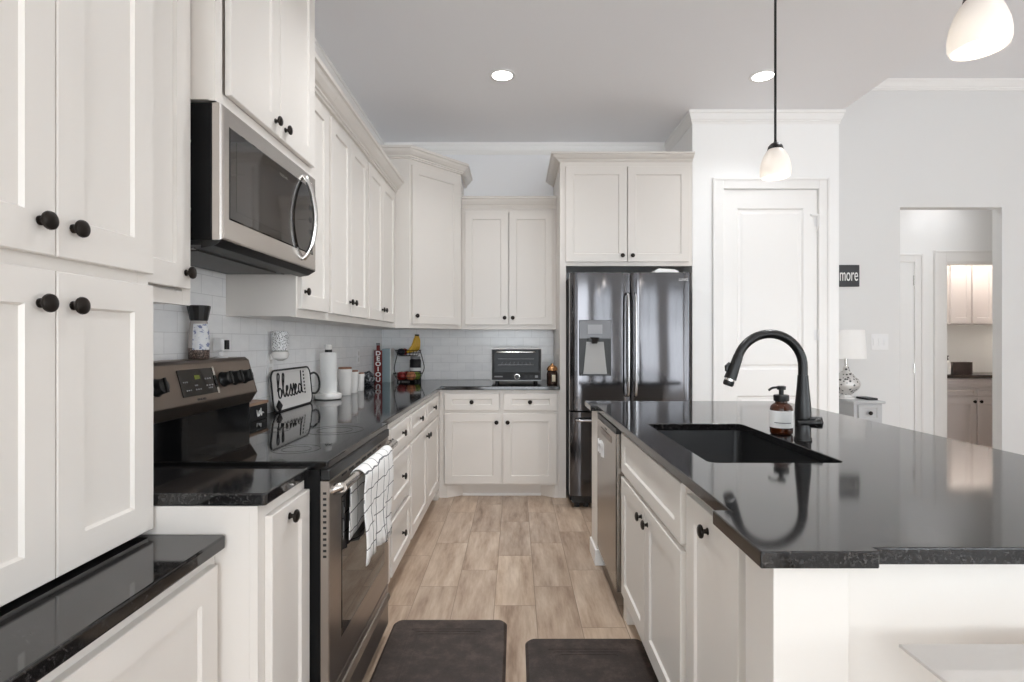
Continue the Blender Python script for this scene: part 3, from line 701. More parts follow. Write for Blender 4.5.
# sink
b = B()
o1 = rrect(SX0-.02, SX1+.02, SY0-.02, SY1+.02, .04); i0 = rrect(SX0-.004, SX1+.004, SY0-.004, SY1+.004, .032); i1 = rrect(SX0+.004, SX1-.004, SY0+.004, SY1-.004, .035); i2 = rrect(SX0+.012, SX1-.012, SY0+.012, SY1-.012, .045); i3 = rrect(SX0+.03, SX1-.03, SY0+.03, SY1-.03, .05)
zz = lambda p, z: [(x, y, z) for x, y in p]
b.loft([zz(o1, .69), zz(o1, ZB-.0006), zz(i0, ZB-.0006), zz(i1, .72), zz(i2, .70), zz(i3, .694)])
sk = solo('sink', 'black composite undermount sink in the island', 'sink', b, COMPOSITE, (.79, 2.02, .69), smooth=35)
part('drain', B().lathe([(.045, 0), (.045, .003), (.036, .004), (.03, .001), (.001, .001)], (.79, 2.02, .6945), n=24), BLACKM, sk, smooth=40)
# island carcass + fronts
XIF = .506
t = thing('island_cabinet', 'white end cabinet of the island nearest the camera, one door, under the granite corner', 'cabinet', (.75, 1.2, 0), 'island cabinets')
part('carcass', B().box(XIF+.019, IX1-.3, 1.1005, 1.565, .1, ZB-.0005).box(.604, IX1-.3, 1.0185, 1.1004, .1, ZB-.0005), PAINT_I, t)
F = FI(XIF); face_frame(t, F, 1.1, 1.565, .1, ZB-.0005, [], [], PAINT_I)
panel(t, F, 1.186, 1.545, .125, .848, PAINT_I, kn=(1.372, .80))
part('toe_kick', B().box(XIF+.07, IX1-.3, 1.112, 1.565, 0, .1), PAINT_I, t)
post = part('corner_post', B().box(.4665, .603, .980, 1.10, .0, ZB-.0006), PAINT_I, t, bevel=.002)
part('end_panel', B().box(.607, IX1-.02, 1.012, 1.0184, 0, ZB-.0006), PAINT_I, t)
part('post_base', B().box(.4555, .6125, .970, 1.111, 0, .09), PAINT_I, t, bevel=.003)
t = thing('sink_cabinet', 'white two-door cabinet under the island sink', 'cabinet', (.8, 2.0, 0), 'island cabinets')
part('carcass', B().box(XIF+.019, IX1-.3, 1.566, 2.50, .1, .66).box(1.04, IX1-.3, 1.566, 2.50, .66, ZB-.0006), PAINT_I, t)
face_frame(t, F, 1.566, 2.515, .1, ZB-.0005, [], [.66], PAINT_I)
panel(t, F, 1.60, 2.49, .683, .862, PAINT_I, st=.06, rl=.05, name='false_front')
panel(t, F, 1.60, 2.042, .125, .66, PAINT_I, kn=(1.995, .605)); panel(t, F, 2.048, 2.49, .125, .66, PAINT_I, kn=(2.09, .605))
part('toe_kick', B().box(XIF+.07, 1.3, 1.566, 2.50, 0, .1).box(XIF, XIF+.07, 2.45, 2.515, 0, .1).box(XIF, XIF+.07, 1.566, 1.60, 0, .1), PAINT_I, t)
part('foot_bracket', B().loft([[(XIF-.003, 2.44, .1), (XIF-.003, 2.515, .1), (XIF-.003, 2.515, 0), (XIF-.003, 2.485, 0)], [(XIF+.016, 2.44, .1), (XIF+.016, 2.515, .1), (XIF+.016, 2.515, 0), (XIF+.016, 2.485, 0)]]), PAINT_I, t)
t = thing('island_end_panel', 'white far-end panel and post of the island beside the dishwasher', 'panel', (.9, 3.2, 0))
part('corner_post', B().box(.4665, .603, 3.105, 3.30, 0, ZB-.0006), PAINT_I, t, bevel=.002)
part('end_panel', B().box(.603, IX1-.3, 3.262, 3.28, 0, ZB-.0006), PAINT_I, t)
part('post_base', B().box(.4555, .6, 3.095, 3.311, 0, .09), TRIM, t, bevel=.003)
b = B().box(IX1-.2995, IX1-.28, 1.019, 3.26, 0, ZB-.0006)
solo('island_back_panel', 'white back panel of the island facing the living area', 'panel', b, PAINT_I, (IX1-.29, 2.1, 0))
# dishwasher
t = thing('dishwasher', 'stainless dishwasher built into the island', 'dishwasher', (.75, 2.81, 0))
DWY0, DWY1 = 2.52, 3.09
part('tub', B().box(XIF+.002, 1.05, DWY0+.004, DWY1-.002, .1, .872), DKGREY, t)
F2 = FI(XIF)
d = part('door', B().loft([rect(F2, DWY0, DWY1, .115, .848, 0), rect(F2, DWY0, DWY1, .115, .848, .033), rect(F2, DWY0+.004, DWY1-.004, .119, .844, .038)]), STEEL_D, t)
part('control_strip', B().obox(F2, DWY0+.001, DWY1-.001,   .8485, .874, .002, .037), BLACKP, t)
part('kick_plate', B().box(XIF+.06, XIF+.08, DWY0+.001, DWY1-.001, .005, .114), DKGREY, t)
part('pocket_handle', B().obox(F2, 2.64, 2.95, .785, .815, .0382, .041), STEEL_G, d, bevel=.001)
part('lettering', B().obox(F2, 2.77, 2.82, .825, .831, .0382, .0388), DKGREY, d)
# white magnet on the dishwasher: script-like strokes
def FM(u, v, w_=0): return F2(3.03-u, v, .0385+w_)
mg = B()
for u, h, wv in ((0, .075, .012), (.055, .07, .02), (.10, .09, .0), (.125, .085, .02), (.165, .075, 0)):
    pts = [FM(u, .70+h/2, .002), FM(u+wv, .70+h*.2, .002), FM(u+wv*.3, .70, .002), FM(u+.006, .70-h*.45, .002)]
    mg.tube(smoothpts(pts), .0045, 8)
solo('dishwasher_magnet', 'small white looping script magnet on the dishwasher front', 'magnet', mg, WHITEP, tuple(FM(.08, .66, 0)), smooth=60)

# faucet
t = thing('faucet', 'oil-rubbed black gooseneck pull-down faucet behind the sink', 'faucet', (1.071, 2.02, ZT))
fx, fy = 1.071, 2.02
part('body', B().lathe([(.031, 0.0005), (.031, .008), (.028, .012), (.0275, .06), (.0285, .1), (.027, .13), (.0215, .19), (.0185, .235), (.018, .24)], (fx, fy, ZT), n=28), BLACKM, t, smooth=40)
cx, cz, R = fx-.1235, 1.184, .1235
pts = [(fx, fy, ZT+.238), (fx, fy, cz-.01)]+[(cx+R*math.cos(math.radians(a)), fy, cz+R*math.sin(math.radians(a))) for a in range(0, 161, 8)]
part('spout', B().tube(pts, .0165, 18), BLACKM, t, smooth=40)
p0 = V(pts[-1]); dv = V((-.342, 0, -.94)).normalized()
hd = part('spray_head', B().tube([p0-dv*.003, p0+dv*.004, p0+dv*.03, p0+dv*.092], [.0165, .0175, .0185, .0225], 20), BLACKM, t, smooth=40)
part('nozzle', B().tube([p0+dv*.1, p0+dv*.112, p0+dv*.118], [.019, .0195, .016], 20), BLACKP, hd, smooth=40)
part('nozzle_highlight', B().tube([p0+dv*.0905, p0+dv*.1], [.0175, .0175], 20), CHROME, hd, smooth=40)  # bright metal band stands in for the white highlight above the nozzle
part('spray_button', B().tube([p0+dv*.035+V((-.02, 0, .006)), p0+dv*.05+V((-.026, 0, .007)), p0+dv*.066+V((-.022, 0, .004))], [.006, .009, .006], 12), BLACKP, hd, smooth=40)
hv = part('handle_hub', B().tube([(fx+.016, fy-.012, ZT+.067), (fx+.04, fy-.02, ZT+.067), (fx+.056, fy-.026, ZT+.067)], [.02, .022, .0225], 20), BLACKM, t, smooth=40)
part('lever', B().tube(smoothpts([(fx+.045, fy-.032, ZT+.069), (fx+.01, fy-.052, ZT+.070), (fx-.03, fy-.058, ZT+.071), (fx-.052, fy-.06, ZT+.071)]), [.014]*4+[.0085]*9+[.0085]*6, 12), BLACKM, hv, smooth=50)
# soap bottle
sx, sy = 1.052, 2.145
t = thing('soap_dispenser', 'amber pump bottle with white label beside the faucet', 'bottle', (sx, sy, ZT))
part('bottle', B().lathe([(.036, .0003), (.041, .004), (.042, .01), (.042, .098), (.039, .11), (.03, .12), (.022, .124), (.022, .13)], (sx, sy, ZT), n=32), AMBER, t, smooth=40)
part('label', B().lathe([(.0424, .028), (.0427, .028), (.0427, .094), (.0424, .094)], (sx, sy, ZT), n=32), PAPER, t, smooth=40, label='white paper label')
lb = B()
def FSo(u, v, w_=0):
    a = -PI/2+u/.0428-.35; return V((sx+(.0428+w_)*math.cos(a), sy+(.0428+w_)*math.sin(a), ZT+v))
for k in range(14): lb.obox(FSo, -.03+k*.0045, -.03+(k+1)*.0045, .047, .0495, 0, .0004)
part('label_rule', lb, INK, t)
part('collar', B().lathe([(.0275, .1305), (.0285, .134), (.0285, .153), (.026, .155)], (sx, sy, ZT), n=24), BLACKP, t, smooth=40)
pm = B().lathe([(.009, .155), (.009, .174), (.016, .175), (.017, .188), (.012, .19)], (sx, sy, ZT), n=18)
pm.tube(smoothpts([(sx-.01, sy, ZT+.184), (sx-.034, sy, ZT+.182), (sx-.05, sy, ZT+.172)]), .0045, 10)
part('pump', pm, BLACKP, t, smooth=40)

# mats
def mat_thing(label, x0, x1, y0, y1):
    b = B(); r0 = rrect(x0, x1, y0, y1, .04); r1 = rrect(x0+.012, x1-.012, y0+.012, y1-.012, .03); 
    b.loft([zz(r0, .0006), zz(r0, .006), zz(r1, .016)])
    o = solo('floor_mat', label, 'mat', b, MATTING, ((x0+x1)/2, (y0+y1)/2, 0), 'brown floor mats')
    e = B()
    for d0 in (.085, .105, .125):
        a = rrect(x0+d0, x1-d0, y0+d0, y1-d0, .015); c = rrect(x0+d0+.006, x1-d0-.006, y0+d0+.006, y1-d0-.006, .012)
        e.loft([zz(a, .0163), zz(a, .0172), zz(c, .0172), zz(c, .0163)], False)
    part('embossed_border', e, MATTING, o)
mat_thing('dark brown cushioned mat on the floor in front of the range', -.545, -.036, 1.45, 2.475)
mat_thing('dark brown cushioned mat on the floor along the island sink doors', .043, .545, 1.3, 2.319)
# table at the near corner
t = thing('table', 'thin pale greige table top right in front of the white island end panel', 'table', (1.1, .55, 0))
GRE = paint('greige lacquer', rgb(196, 191, 186), .3)
part('tabletop', B().box(.664, 1.65, .1, .94, .751, .757), GRE, t, bevel=.0015)
part('apron', B().box(.80, 1.55, .22, .82, .68, .7505), GRE, t)
for x in (.81, 1.50):
    for y in (.23, .77): part('leg', B().loft([[(x, y, .68), (x+.04, y, .68), (x+.04, y+.04, .68), (x, y+.04, .68)], [(x+.006, y+.006, 0), (x+.034, y+.006, 0), (x+.034, y+.034, 0), (x+.006, y+.034, 0)]]), GRE, t)

# ------------------------------------------------------------------ pendants and downlights
def point(name, loc, power, col, r=.03):
    l = bpy.data.lights.new(name, 'POINT'); l.energy = power; l.color = col; l.shadow_soft_size = r
    o = bpy.data.objects.new(name, l); o.location = loc; C.objects.link(o); return o
px, py, pz = 1.05, 2.19, 1.941
t = thing('pendant_lamp', 'slim black-rod pendant with white glass shade in front of the pantry door', 'lamp', (px, py, pz), 'island pendant lamps')
part('canopy', B().lathe([(.06, ZC-pz-.001), (.06, ZC-pz-.015), (.03, ZC-pz-.03), (.006, ZC-pz-.032)], (px, py, pz), n=24), CORDM, t, smooth=40)
part('rod', B().cyl((px, py, pz+.13), (px, py, ZC-.03), .0048, n=10), CORDM, t)
part('cap', B().lathe([(.03, .112), (.027, .125), (.018, .135), (.006, .142), (.005, .15)], (px, py, pz), n=24), CORDM, t, smooth=40)
prs = [(.054, 0), (.058, .012), (.0585, .03), (.055, .055), (.047, .08), (.036, .102), (.026, .114)]
part('lamp_shade', B().lathe(prs+[(r-.003, h) for r, h in prs[::-1]]+[prs[0]], (px, py, pz), n=32, cap=False), FROST, t, smooth=50, label='frosted white glass shade')
part('bulb', B().ball((px, py, pz+.045), .026, 12), BULB, t, smooth=80)
t2 = copy_thing(t, (px, 1.229, pz), 'white glass pendant shade high over the near end of the island')
for y in (py, 1.229): point('pendant_glow', (px, y, pz-.02), P_PEND, (1, .95, .88))
def downlight(x, y, label):
    t = thing('recessed_light', label, 'light', (x, y, ZC), 'recessed ceiling lights')
    part('trim_ring', B().lathe([(.07, -.0005), (.095, -.0005), (.093, -.006), (.072, -.006)], (x, y, ZC), n=32, cap=False), WHITEP, t, smooth=40)
    part('lens', B().lathe([(.0005, -.003), (.071, -.003), (.071, -.0015), (.0005, -.0015)], (x, y, ZC), n=32, cap=False), LENS, t)
    l = bpy.data.lights.new('downlight', 'AREA'); l.shape = 'DISK'; l.size = .13; l.energy = P_DOWN if x < 0 else P_DOWN*.6; l.color = (.96, .98, 1); l.spread = math.radians(115)
    o = bpy.data.objects.new('downlight', l); o.location = (x, y, ZC-.008); C.objects.link(o)
downlight(-.09, 3.83, 'lit recessed light in the ceiling over the aisle')
downlight(1.754, 3.84, 'lit recessed light in the ceiling behind the pendant rod')
for x in (-.09, 1.754):  # unseen bare lights without fixtures, added to brighten the floor and island
    for y in (2.4, .9):
        l = bpy.data.lights.new('downlight', 'AREA'); l.shape = 'DISK'; l.size = .13; l.energy = (P_DN2 if y > 2 else P_DN2N) if x < 0 else P_DN3*(1 if y > 2 else .35); l.color = (.96, .98, 1); l.spread = math.radians(115)
        o = bpy.data.objects.new('downlight', l); o.location = (x, y, ZC-.008); C.objects.link(o)
area('hall_lamp_light', (4.25, 5.3, 2.79), (0, 0, 0), .5, .3, P_HALL, (.98, .98, 1))
point('laundry_lamp_light', (5.0, 5.78, 2.55), P_LAUN, (1, .91, .80), .1)

# ------------------------------------------------------------------ things on the counters
# spice grinder on the range back
gx, gy, gz = -1.208, 2.075, 1.2125
t = thing('spice_grinder', 'tall glass spice grinder with flared black cap on the range back panel', 'grinder', (gx, gy, gz))
part('jar', B().lathe([(.037, .042), (.0345, .1), (.03, .138), (.028, .145)], (gx, gy, gz), n=20), mat('grey glass jar', rgb(176, 170, 166), .08), t, smooth=40)
pep = mat('peppercorns', rgb(70, 58, 52), .4); L(pep, ramp(pep, noise(pep, pos(pep), 260, 2), [(.42, rgb(42, 34, 31)), (.55, rgb(104, 84, 74)), (.68, rgb(176, 160, 148))]), P(pep).inputs['Base Color'])
part('peppercorns', B().lathe([(.034, 0.0003), (.036, .004), (.037, .0418)], (gx, gy, gz), n=20), pep, t, smooth=40)
lbm = mat('printed jar label', rgb(214, 216, 222), .5)
def lbl(m):
    n = noise(m, mapping(m, pos(m), (40, 40, 70)), 1.2, 2)
    L(m, ramp(m, n, [(.40, rgb(122, 132, 168)), (.47, rgb(222, 224, 228)), (.7, rgb(232, 232, 232))]), P(m).inputs['Base Color'])
lbl(lbm)
lp = B(); lpts = [(.0378, .035), (.0352, .1), (.0312, .134)]
lp.loft([[(gx+r*math.cos(a), gy+r*math.sin(a), gz+h) for a in [math.radians(-95+k*10) for k in range(13)]] for r, h in lpts], False, False)
part('label', lp, lbm, t, label='white and blue printed label')
part('cap', B().lathe([(.029, .1455), (.031, .15), (.04, .198), (.04, .202), (.036, .204)], (gx, gy, gz), n=12), BLACKP, t)
# security camera
cx_, cy_, cz_ = -1.21, 2.235, 1.2125
t = thing('security_camera', 'small white cube camera with black face on the range back panel', 'camera', (cx_, cy_, cz_))
part('stand', B().lathe([(.026, .0003), (.026, .004), (.01, .008), (.007, .03)], (cx_, cy_, cz_), n=18), WHITEP, t, smooth=40)
cb = part('camera_body', B().box(cx_-.022, cx_+.022, cy_-.026, cy_+.026, cz_+.026, cz_+.08), WHITEP, t, bevel=.009, seg=4)
part('lens_face', B().box(cx_+.0222, cx_+.026, cy_-.017, cy_+.017, cz_+.034, cz_+.072), BGLASS, t, bevel=.001)
# wax warmer and outlet plates
for y, lab in ((2.79, 'white outlet plate behind the lattice wax warmer'), (4.36, 'white outlet plate on the tile above the small canisters')):
    t = thing('outlet', lab, 'outlet', (XW+.0095, y, 1.15), 'wall outlets')
    part('plate', B().box(XW+.0095, XW+.014, y-.036, y+.036, 1.10, 1.215), WHITEP, t, bevel=.002)
    part('socket', B().box(XW+.0142, XW+.016, y-.016, y+.016, 1.115, 1.148), CERAM, t); part('socket', B().box(XW+.0142, XW+.016, y-.016, y+.016, 1.165, 1.198), CERAM, t)
wy = 2.795
t = thing('wax_warmer', 'white lattice-cup wax warmer plugged in above the enamel tray', 'warmer', (XW+.06, wy, 1.18))
WX = XW+.062
part('plug_base', B().lathe([(.012, .0), (.036, .012), (.043, .03), (.04, .045), (.03, .05)], (WX, wy, 1.18), n=24).box(XW+.017, WX-.02, wy-.02, wy+.02, 1.185, 1.215), CERAM, t, smooth=40)
lat = mat('lattice ceramic', rgb(236, 236, 236), .4)
def latt(m):
    s = N(m, 'ShaderNodeTexCoord'); c = N(m, 'ShaderNodeTexVoronoi'); c.inputs['Scale'].default_value = 150; L(m, s.outputs['Object'], c.inputs['Vector'])
    L(m, ramp(m, c.outputs['Distance'], [(.0, rgb(90, 90, 92)), (.33, rgb(110, 110, 112)), (.42, rgb(236, 236, 236))]), P(m).inputs['Base Color'])
latt(lat)
part('cup', B().lathe([(.036, .0505), (.042, .054), (.042, .15), (.039, .151), (.039, .14), (.001, .139)], (WX, wy, 1.18), n=28), lat, t, smooth=40)
# small black box with wooden lid next to the range
bx0, bx1, by0, by1 = -1.255, -1.185, 2.42, 2.60
t = thing('recipe_box', 'small black box with wooden lid and white script beside the range', 'box', ((bx0+bx1)/2, 2.51, ZT))
part('box', B().box(bx0, bx1, by0, by1, ZT+.0003, ZT+.072), INK, t, bevel=.003)
part('lid', B().box(bx0-.003, bx1+.004, by0-.004, by1+.004, ZT+.0725, ZT+.086), WOOD, t, bevel=.002)
F = FL(bx1); st = B()
for pts in ([(.05, .05), (.06, .02), (.075, .045), (.07, .02), (.085, .03)], [(.085, .03), (.09, .055), (.095, .02), (.105, .035), (.12, .03)]):
    st.tube(smoothpts([F(by0+.02+x, ZT+z, .001) for x, z in pts]), .002, 6)
part('lettering', st, PAPER, t)
# enamel tray "blessed!"
TL, TH = .52, .212
tn = V((1, 0, .10)).normalized(); tv = V((-.10, 0, 1)).normalized(); tu = V((.0, 1, 0)).normalized()
TO = V((-1.215, 2.735, ZT+.003))
def FT(u, v, w_=0): return TO+tu*u+tv*v+tn*w_
def rr2(u0, u1, v0, v1, r, w_, n=5): return [FT(x, y, w_) for x, y in rrect(u0, u1, v0, v1, r, n)]
t = thing('enamel_tray', 'white enamel tray lettered blessed! with black rim, leaning on the tile', 'tray', tuple(TO))
part('dish', B().loft([rr2(.03, TL-.03, .02, TH-.02, .035, -.022), rr2(0, TL, 0, TH, .045, .0), rr2(.006, TL-.006, .006, TH-.006, .04, .002), rr2(.02, TL-.02, .018, TH-.018, .034, -.006)]), CERAM, t, smooth=30)
rim = [FT(x, y, .002) for x, y in rrect(0, TL, 0, TH, .045, 6)]; rim.append(rim[0])
part('rim', B().tube(rim, .005, 8, cap=False), INK, t, smooth=60, label='black rim')
part('handle', B().tube(smoothpts([FT(TL-.003, .165, 0), FT(TL+.045, .172, .01), FT(TL+.085, .15, .016), FT(TL+.098, .11, .018), FT(TL+.085, .07, .016), FT(TL+.045, .048, .01), FT(TL-.003, .055, 0)]), .006, 8), INK, t, smooth=60, label='black loop handle')
part('corner_tag', B().loft([[FT(.05, -.004, .008), FT(.085, .03, .008), FT(.05, .062, .008), FT(.015, .03, .008)], [FT(.05, .004, .016), FT(.077, .03, .016), FT(.05, .054, .016), FT(.023, .03, .016)]]), INK, t, label='small black diamond tag')
LET = [[(0, .3), (.04, .6), (.075, .98), (.045, 1.08), (.02, .85), (.02, .15), (.05, -.02), (.09, .08), (.1, .3), (.06, .42), (.03, .3)],
       [(.1, .1), (.16, .5), (.2, .95), (.175, 1.05), (.15, .75), (.155, .15), (.185, .0), (.22, .15)],
       [(.22, .15), (.27, .32), (.275, .46), (.245, .46), (.235, .2), (.265, -.01), (.31, .12)],
       [(.31, .12), (.352, .36), (.368, .52), (.378, .34), (.392, .14), (.37, -.02), (.335, .03)],
       [(.39, .1), (.432, .36), (.448, .52), (.458, .34), (.472, .14), (.45, -.02), (.415, .03)],
       [(.46, .1), (.52, .32), (.525, .46), (.495, .46), (.485, .2), (.515, -.01), (.565, .12)],
       [(.66, .38), (.62, .46), (.585, .3), (.60, .04), (.645, .06), (.68, .4), (.695, 1.08), (.685, .4), (.69, .08), (.72, .02)]]
st = B()
for l in LET: st.tube(smoothpts([FT(.075+x*.46, .068+y*.118, -.003) for x, y in l], 5), .0036, 6)
for k in range(7): st.obox(FT, .43, .446, .062+k*.02, .073+k*.02, -.0055, -.004)
part('lettering', st, INK, t, smooth=60)
# paper towel holder
hx, hy = -1.178, 3.43
t = thing('paper_towel_holder', 'white paper towel roll standing on a round white base', 'paper towels', (hx, hy, ZT))
part('base', B().lathe([(.06, .0003), (.078, .006), (.083, .022), (.08, .036), (.06, .042)], (hx, hy, ZT), n=32), CERAM, t, smooth=40)
part('roll', B().lathe([(.05, .0425), (.0515, .045), (.0515, .292), (.05, .2955), (.012, .2955)], (hx, hy, ZT), n=32), PAPER, t, smooth=40)
part('ring', B().lathe([(.022, .296), (.022, .312)], (hx, hy, ZT), n=20), BLACKP, t, smooth=40)
part('finial', B().lathe([(.02, .3125), (.024, .318), (.024, .338), (.018, .345)], (hx, hy, ZT), n=20), CERAM, t, smooth=40)
# canisters
for (y, x, r, h, lab) in ((3.69, -1.155, .045, .19, 'largest white canister with wooden lid next to the paper towels'), (3.86, -1.155, .04, .16, 'middle-sized white canister in the row of three'), (4.01, -1.15, .037, .135, 'smallest white canister, the one nearest the corner of the counter')):
    t = thing('canister', lab, 'canister', (x, y, ZT), 'white lidded canisters')
    part('jar', B().lathe([(r*.86, .0003), (r*.9, .003), (r, h*.78), (r*1.04, h*.82), (r*1.04, h*.9), (r, h*.93)], (x, y, ZT), n=28), CERAM, t, smooth=40)
    part('lid', B().lathe([(r*.97, h*.932), (r*.97, h-.001), (r*.9, h)], (x, y, ZT), n=28), mat('canister lid wood', rgb(142, 100, 76), .5), t, smooth=40)
# crumpled dark bag
b = B().ball((0, 0, 0), .056, 14, 1.15)
for v in b.bm.verts:
    n = math.sin(v.co.x*70+1)*math.sin(v.co.y*60)*math.sin(v.co.z*75+.5)+.6*math.sin(v.co.x*150)*math.sin(v.co.z*130+v.co.y*90)
    v.co *= 1+.13*n; v.co.z = max(v.co.z, -.055); v.co.y *= .8
for v in b.bm.verts: v.co += V((-1.195, 4.42, ZT+.0555))
bagm = mat('dark grey film', rgb(74, 76, 80), .25)
L(bagm, ramp(bagm, noise(bagm, pos(bagm), 45, 4), [(.4, rgb(40, 41, 44)), (.55, rgb(86, 88, 92)), (.68, rgb(160, 162, 165))]), P(bagm).inputs['Base Color'])
solo('crumpled_bag', 'crumpled dark grey bag behind the smallest canister', 'bag', b, bagm, (-1.195, 4.42, ZT), smooth=80)
# red vertical sign
rx, ry = -1.195, 4.74
F = frame((rx, ry, ZT), (1, -.1, 0), (.1, -1, -.04))
t = thing('red_sign', 'tall narrow red board with stacked white letters in the counter corner', 'sign', (rx, ry, ZT))
REDM = mat('dark red paint', rgb(112, 30, 28), .45)
part('board', B().obox(F, -.036, .036, .0005, .285, -.012, 0).obox(F, -.016, .016, .285, .33, -.012, 0), REDM, t, bevel=.003)
part('neck_cap', B().obox(F, -.018, .018, .331, .35, -.013, .001), GREYP, t, bevel=.003)
for i, ch in enumerate('DEOIOU'):
    text(t, 'letter', ch, F, 0, .258-i*.046, .0006, .052, PAPER, ext=.0006, sx=1.2, off=.0016)
# pale blue box
bx, by = -1.12, 4.86
t = thing('pale_blue_box', 'slim upright pale blue box between the red sign and the fruit basket', 'box', (bx, by, ZT))
PBL = mat('pale blue card', rgb(150, 168, 174), .5)
part('carton', B().box(bx-.065, bx+.008, by-.03, by+.12, ZT+.0003, ZT+.298), PBL, t, bevel=.003)
part('edge_band', B().box(bx+.0085, bx+.014, by-.031, by+.12, ZT+.0003, ZT+.298), PAPER, t)
# fruit basket
fx_, fy_ = -.958, 4.87
t = thing('fruit_basket', 'two-tier black wire fruit basket in the counter corner', 'basket', (fx_, fy_, ZT))
def wire_bowl(z, rx_, ry_, h):
    b = B()
    for f, q in ((.75, 0), (.9, .5), (1, 1)):
        ring = [(fx_+rx_*f*math.cos(a), fy_+ry_*f*math.sin(a), z+h*q) for a in [2*PI*k/28 for k in range(29)]]; b.tube(ring, .003, 6, cap=False)
    for k in range(20):
        a = 2*PI*k/20
        b.tube([(fx_+rx_*.75*math.cos(a)*s_, fy_+ry_*.75*math.sin(a)*s_, z) for s_ in (.05, 1)]+[(fx_+rx_*math.cos(a), fy_+ry_*math.sin(a), z+h)], .0018, 5)
    return b
part('basket_tier', wire_bowl(ZT+.018, .13, .12, .06), BLACKM, t); part('basket_tier', wire_bowl(ZT+.235, .115, .11, .05), BLACKM, t)
b = B()
for s in (-1, 1): b.tube(smoothpts([(fx_+s*.12, fy_+.03, ZT+.07), (fx_+s*.135, fy_+.05, ZT+.13), (fx_+s*.11, fy_+.05, ZT+.24), (fx_+s*.10, fy_+.03, ZT+.28)]), .004, 8)
part('upright', b, BLACKM, t)
for x, y in ((-.08, -.07), (.08, -.07), (-.08, .07), (.08, .07)): part('foot', B().cyl((fx_+x, fy_+y, ZT+.0003), (fx_+x, fy_+y, ZT+.018), .008, n=8), BLACKM, t)
def fruit(kind, x, y, z, r, label, m):
    b = B().lathe([(r*.12, -r*.8), (r*.55, -r*.86), (r*.93, -r*.45), (r, .05*r), (r*.86, r*.6), (r*.5, r*.86), (r*.16, r*.74), (.001, r*.68)], (x, y, z), n=20)
    o = solo(kind, label, 'fruit', b, m, (x, y, z-r*.86), 'fruit in the wire basket', smooth=60)
    part('stem', B().tube([(x, y, z+r*.68), (x+.004, y, z+r*1.02)], .0016, 6), WOOD, o)
zf = ZT+.021
fruit('apple', fx_-.05, fy_-.045, zf+.036, .042, 'dark red apple on the lower tier beside the pale blue box', FRUITM['apple'])
fruit('apple', fx_-.025, fy_+.055, zf+.036, .04, 'dark red apple at the back of the lower tier', FRUITM['apple'])
fruit('peach', fx_+.036, fy_-.05, zf+.036, .042, 'orange-pink peach at the front of the lower tier', FRUITM['orange'])
fruit('apple', fx_+.07, fy_+.026, zf+.034, .038, 'yellow-green apple at the open end of the lower tier', FRUITM['green'])
fruit('plum', fx_-.055, fy_-.035, ZT+.27, .034, 'dark blue-black plum on the upper tier', mat('plum skin', rgb(26, 26, 44), .3))
fruit('apple', fx_-.045, fy_+.045, ZT+.27, .033, 'dark red apple on the upper tier beside the bananas', FRUITM['apple'])
BAN = mat('banana skin', rgb(214, 170, 52), .45)
for k in range(4):
    yy = fy_-.055+k*.038
    pts = smoothpts([(fx_-.0+k*.017, yy, ZT+.268+k*.003), (fx_+.025+k*.017, yy, ZT+.285+k*.003), (fx_+.052+k*.011, yy*.8+fy_*.2, ZT+.325), (fx_+.066+k*.007, fy_-.035+k*.026, ZT+.38), (fx_+.072+k*.004, fy_-.028+k*.0185, ZT+.412)], 5)
    n = len(pts); rr = [.005+.0105*math.sin(PI*min(1, (i+1.5)/n))**.6 if i < n-4 else .008 for i in range(n)]
    ob = solo('banana', ['yellow banana at the front of the bunch on the upper tier', 'yellow banana, second from the front of the bunch', 'yellow banana, third from the front of the bunch', 'yellow banana at the back of the bunch by the tile'][k], 'fruit', B().tube(pts, rr, 8), BAN, (fx_+.02, yy, ZT+.25), 'bananas in the basket', smooth=50)
    part('stem_tip', B().tube([pts[-1], V(pts[-1])+V((.002, 0, .014))], [.008, .009], 8), INK, ob)
# coffee tin behind the basket
t = thing('glass_jar', 'dark jar with white band standing inside the fruit basket', 'jar', (fx_+.01, fy_+.0, ZT))
jx, jy = fx_+.03, fy_+.19
t.location = (jx, jy, ZT); ORG[t.name] = V((jx, jy, ZT)); t['label'] = 'dark jar with pale lid behind the fruit basket'
part('jar', B().lathe([(.05, .0003), (.052, .004), (.052, .19), (.044, .2)], (jx, jy, ZT), n=24), INK, t, smooth=40); part('lid', B().lathe([(.046, .2005), (.046, .222), (.042, .224)], (jx, jy, ZT), n=24), GREYP, t, smooth=40)
part('band', B().lathe([(.0523, .09), (.0526, .09), (.0526, .12), (.0523, .12)], (jx, jy, ZT), n=24), PAPER, t)
# toaster oven
tx0, tx1, ty = -.205, .23, 4.62
t = thing('toaster_oven', 'black-fronted silver toaster oven on the back counter', 'toaster oven', ((tx0+tx1)/2, ty+.15, ZT))
part('shell', B().box(tx0, tx1, ty, ty+.33, ZT+.025, ZT+.305), mat('toaster shell', rgb(205, 205, 205), .4, .1), t, bevel=.006)
F = FB(ty)
part('fascia', B().obox(F, tx0+.009, tx1-.009, ZT+.036, ZT+.297, .0003, .006), INK, t)
dd = part('glass_door', B().obox(F, tx0+.03, tx1-.03, ZT+.1, ZT+.285, .0065, .012), TOASTGLASS, t)
part('handle', B().tube(smoothpts([F(tx0+.07, ZT+.27, .012), F(tx0+.075, ZT+.272, .03), F(tx1-.085, ZT+.272, .03), F(tx1-.08, ZT+.27, .012)]), .007, 8), CHROME, dd, smooth=50)
rk = B()
for v in (.165, .215): rk.tube([F(tx0+.06, ZT+v, .0125), F(tx1-.07, ZT+v, .0125)], .0025, 6)
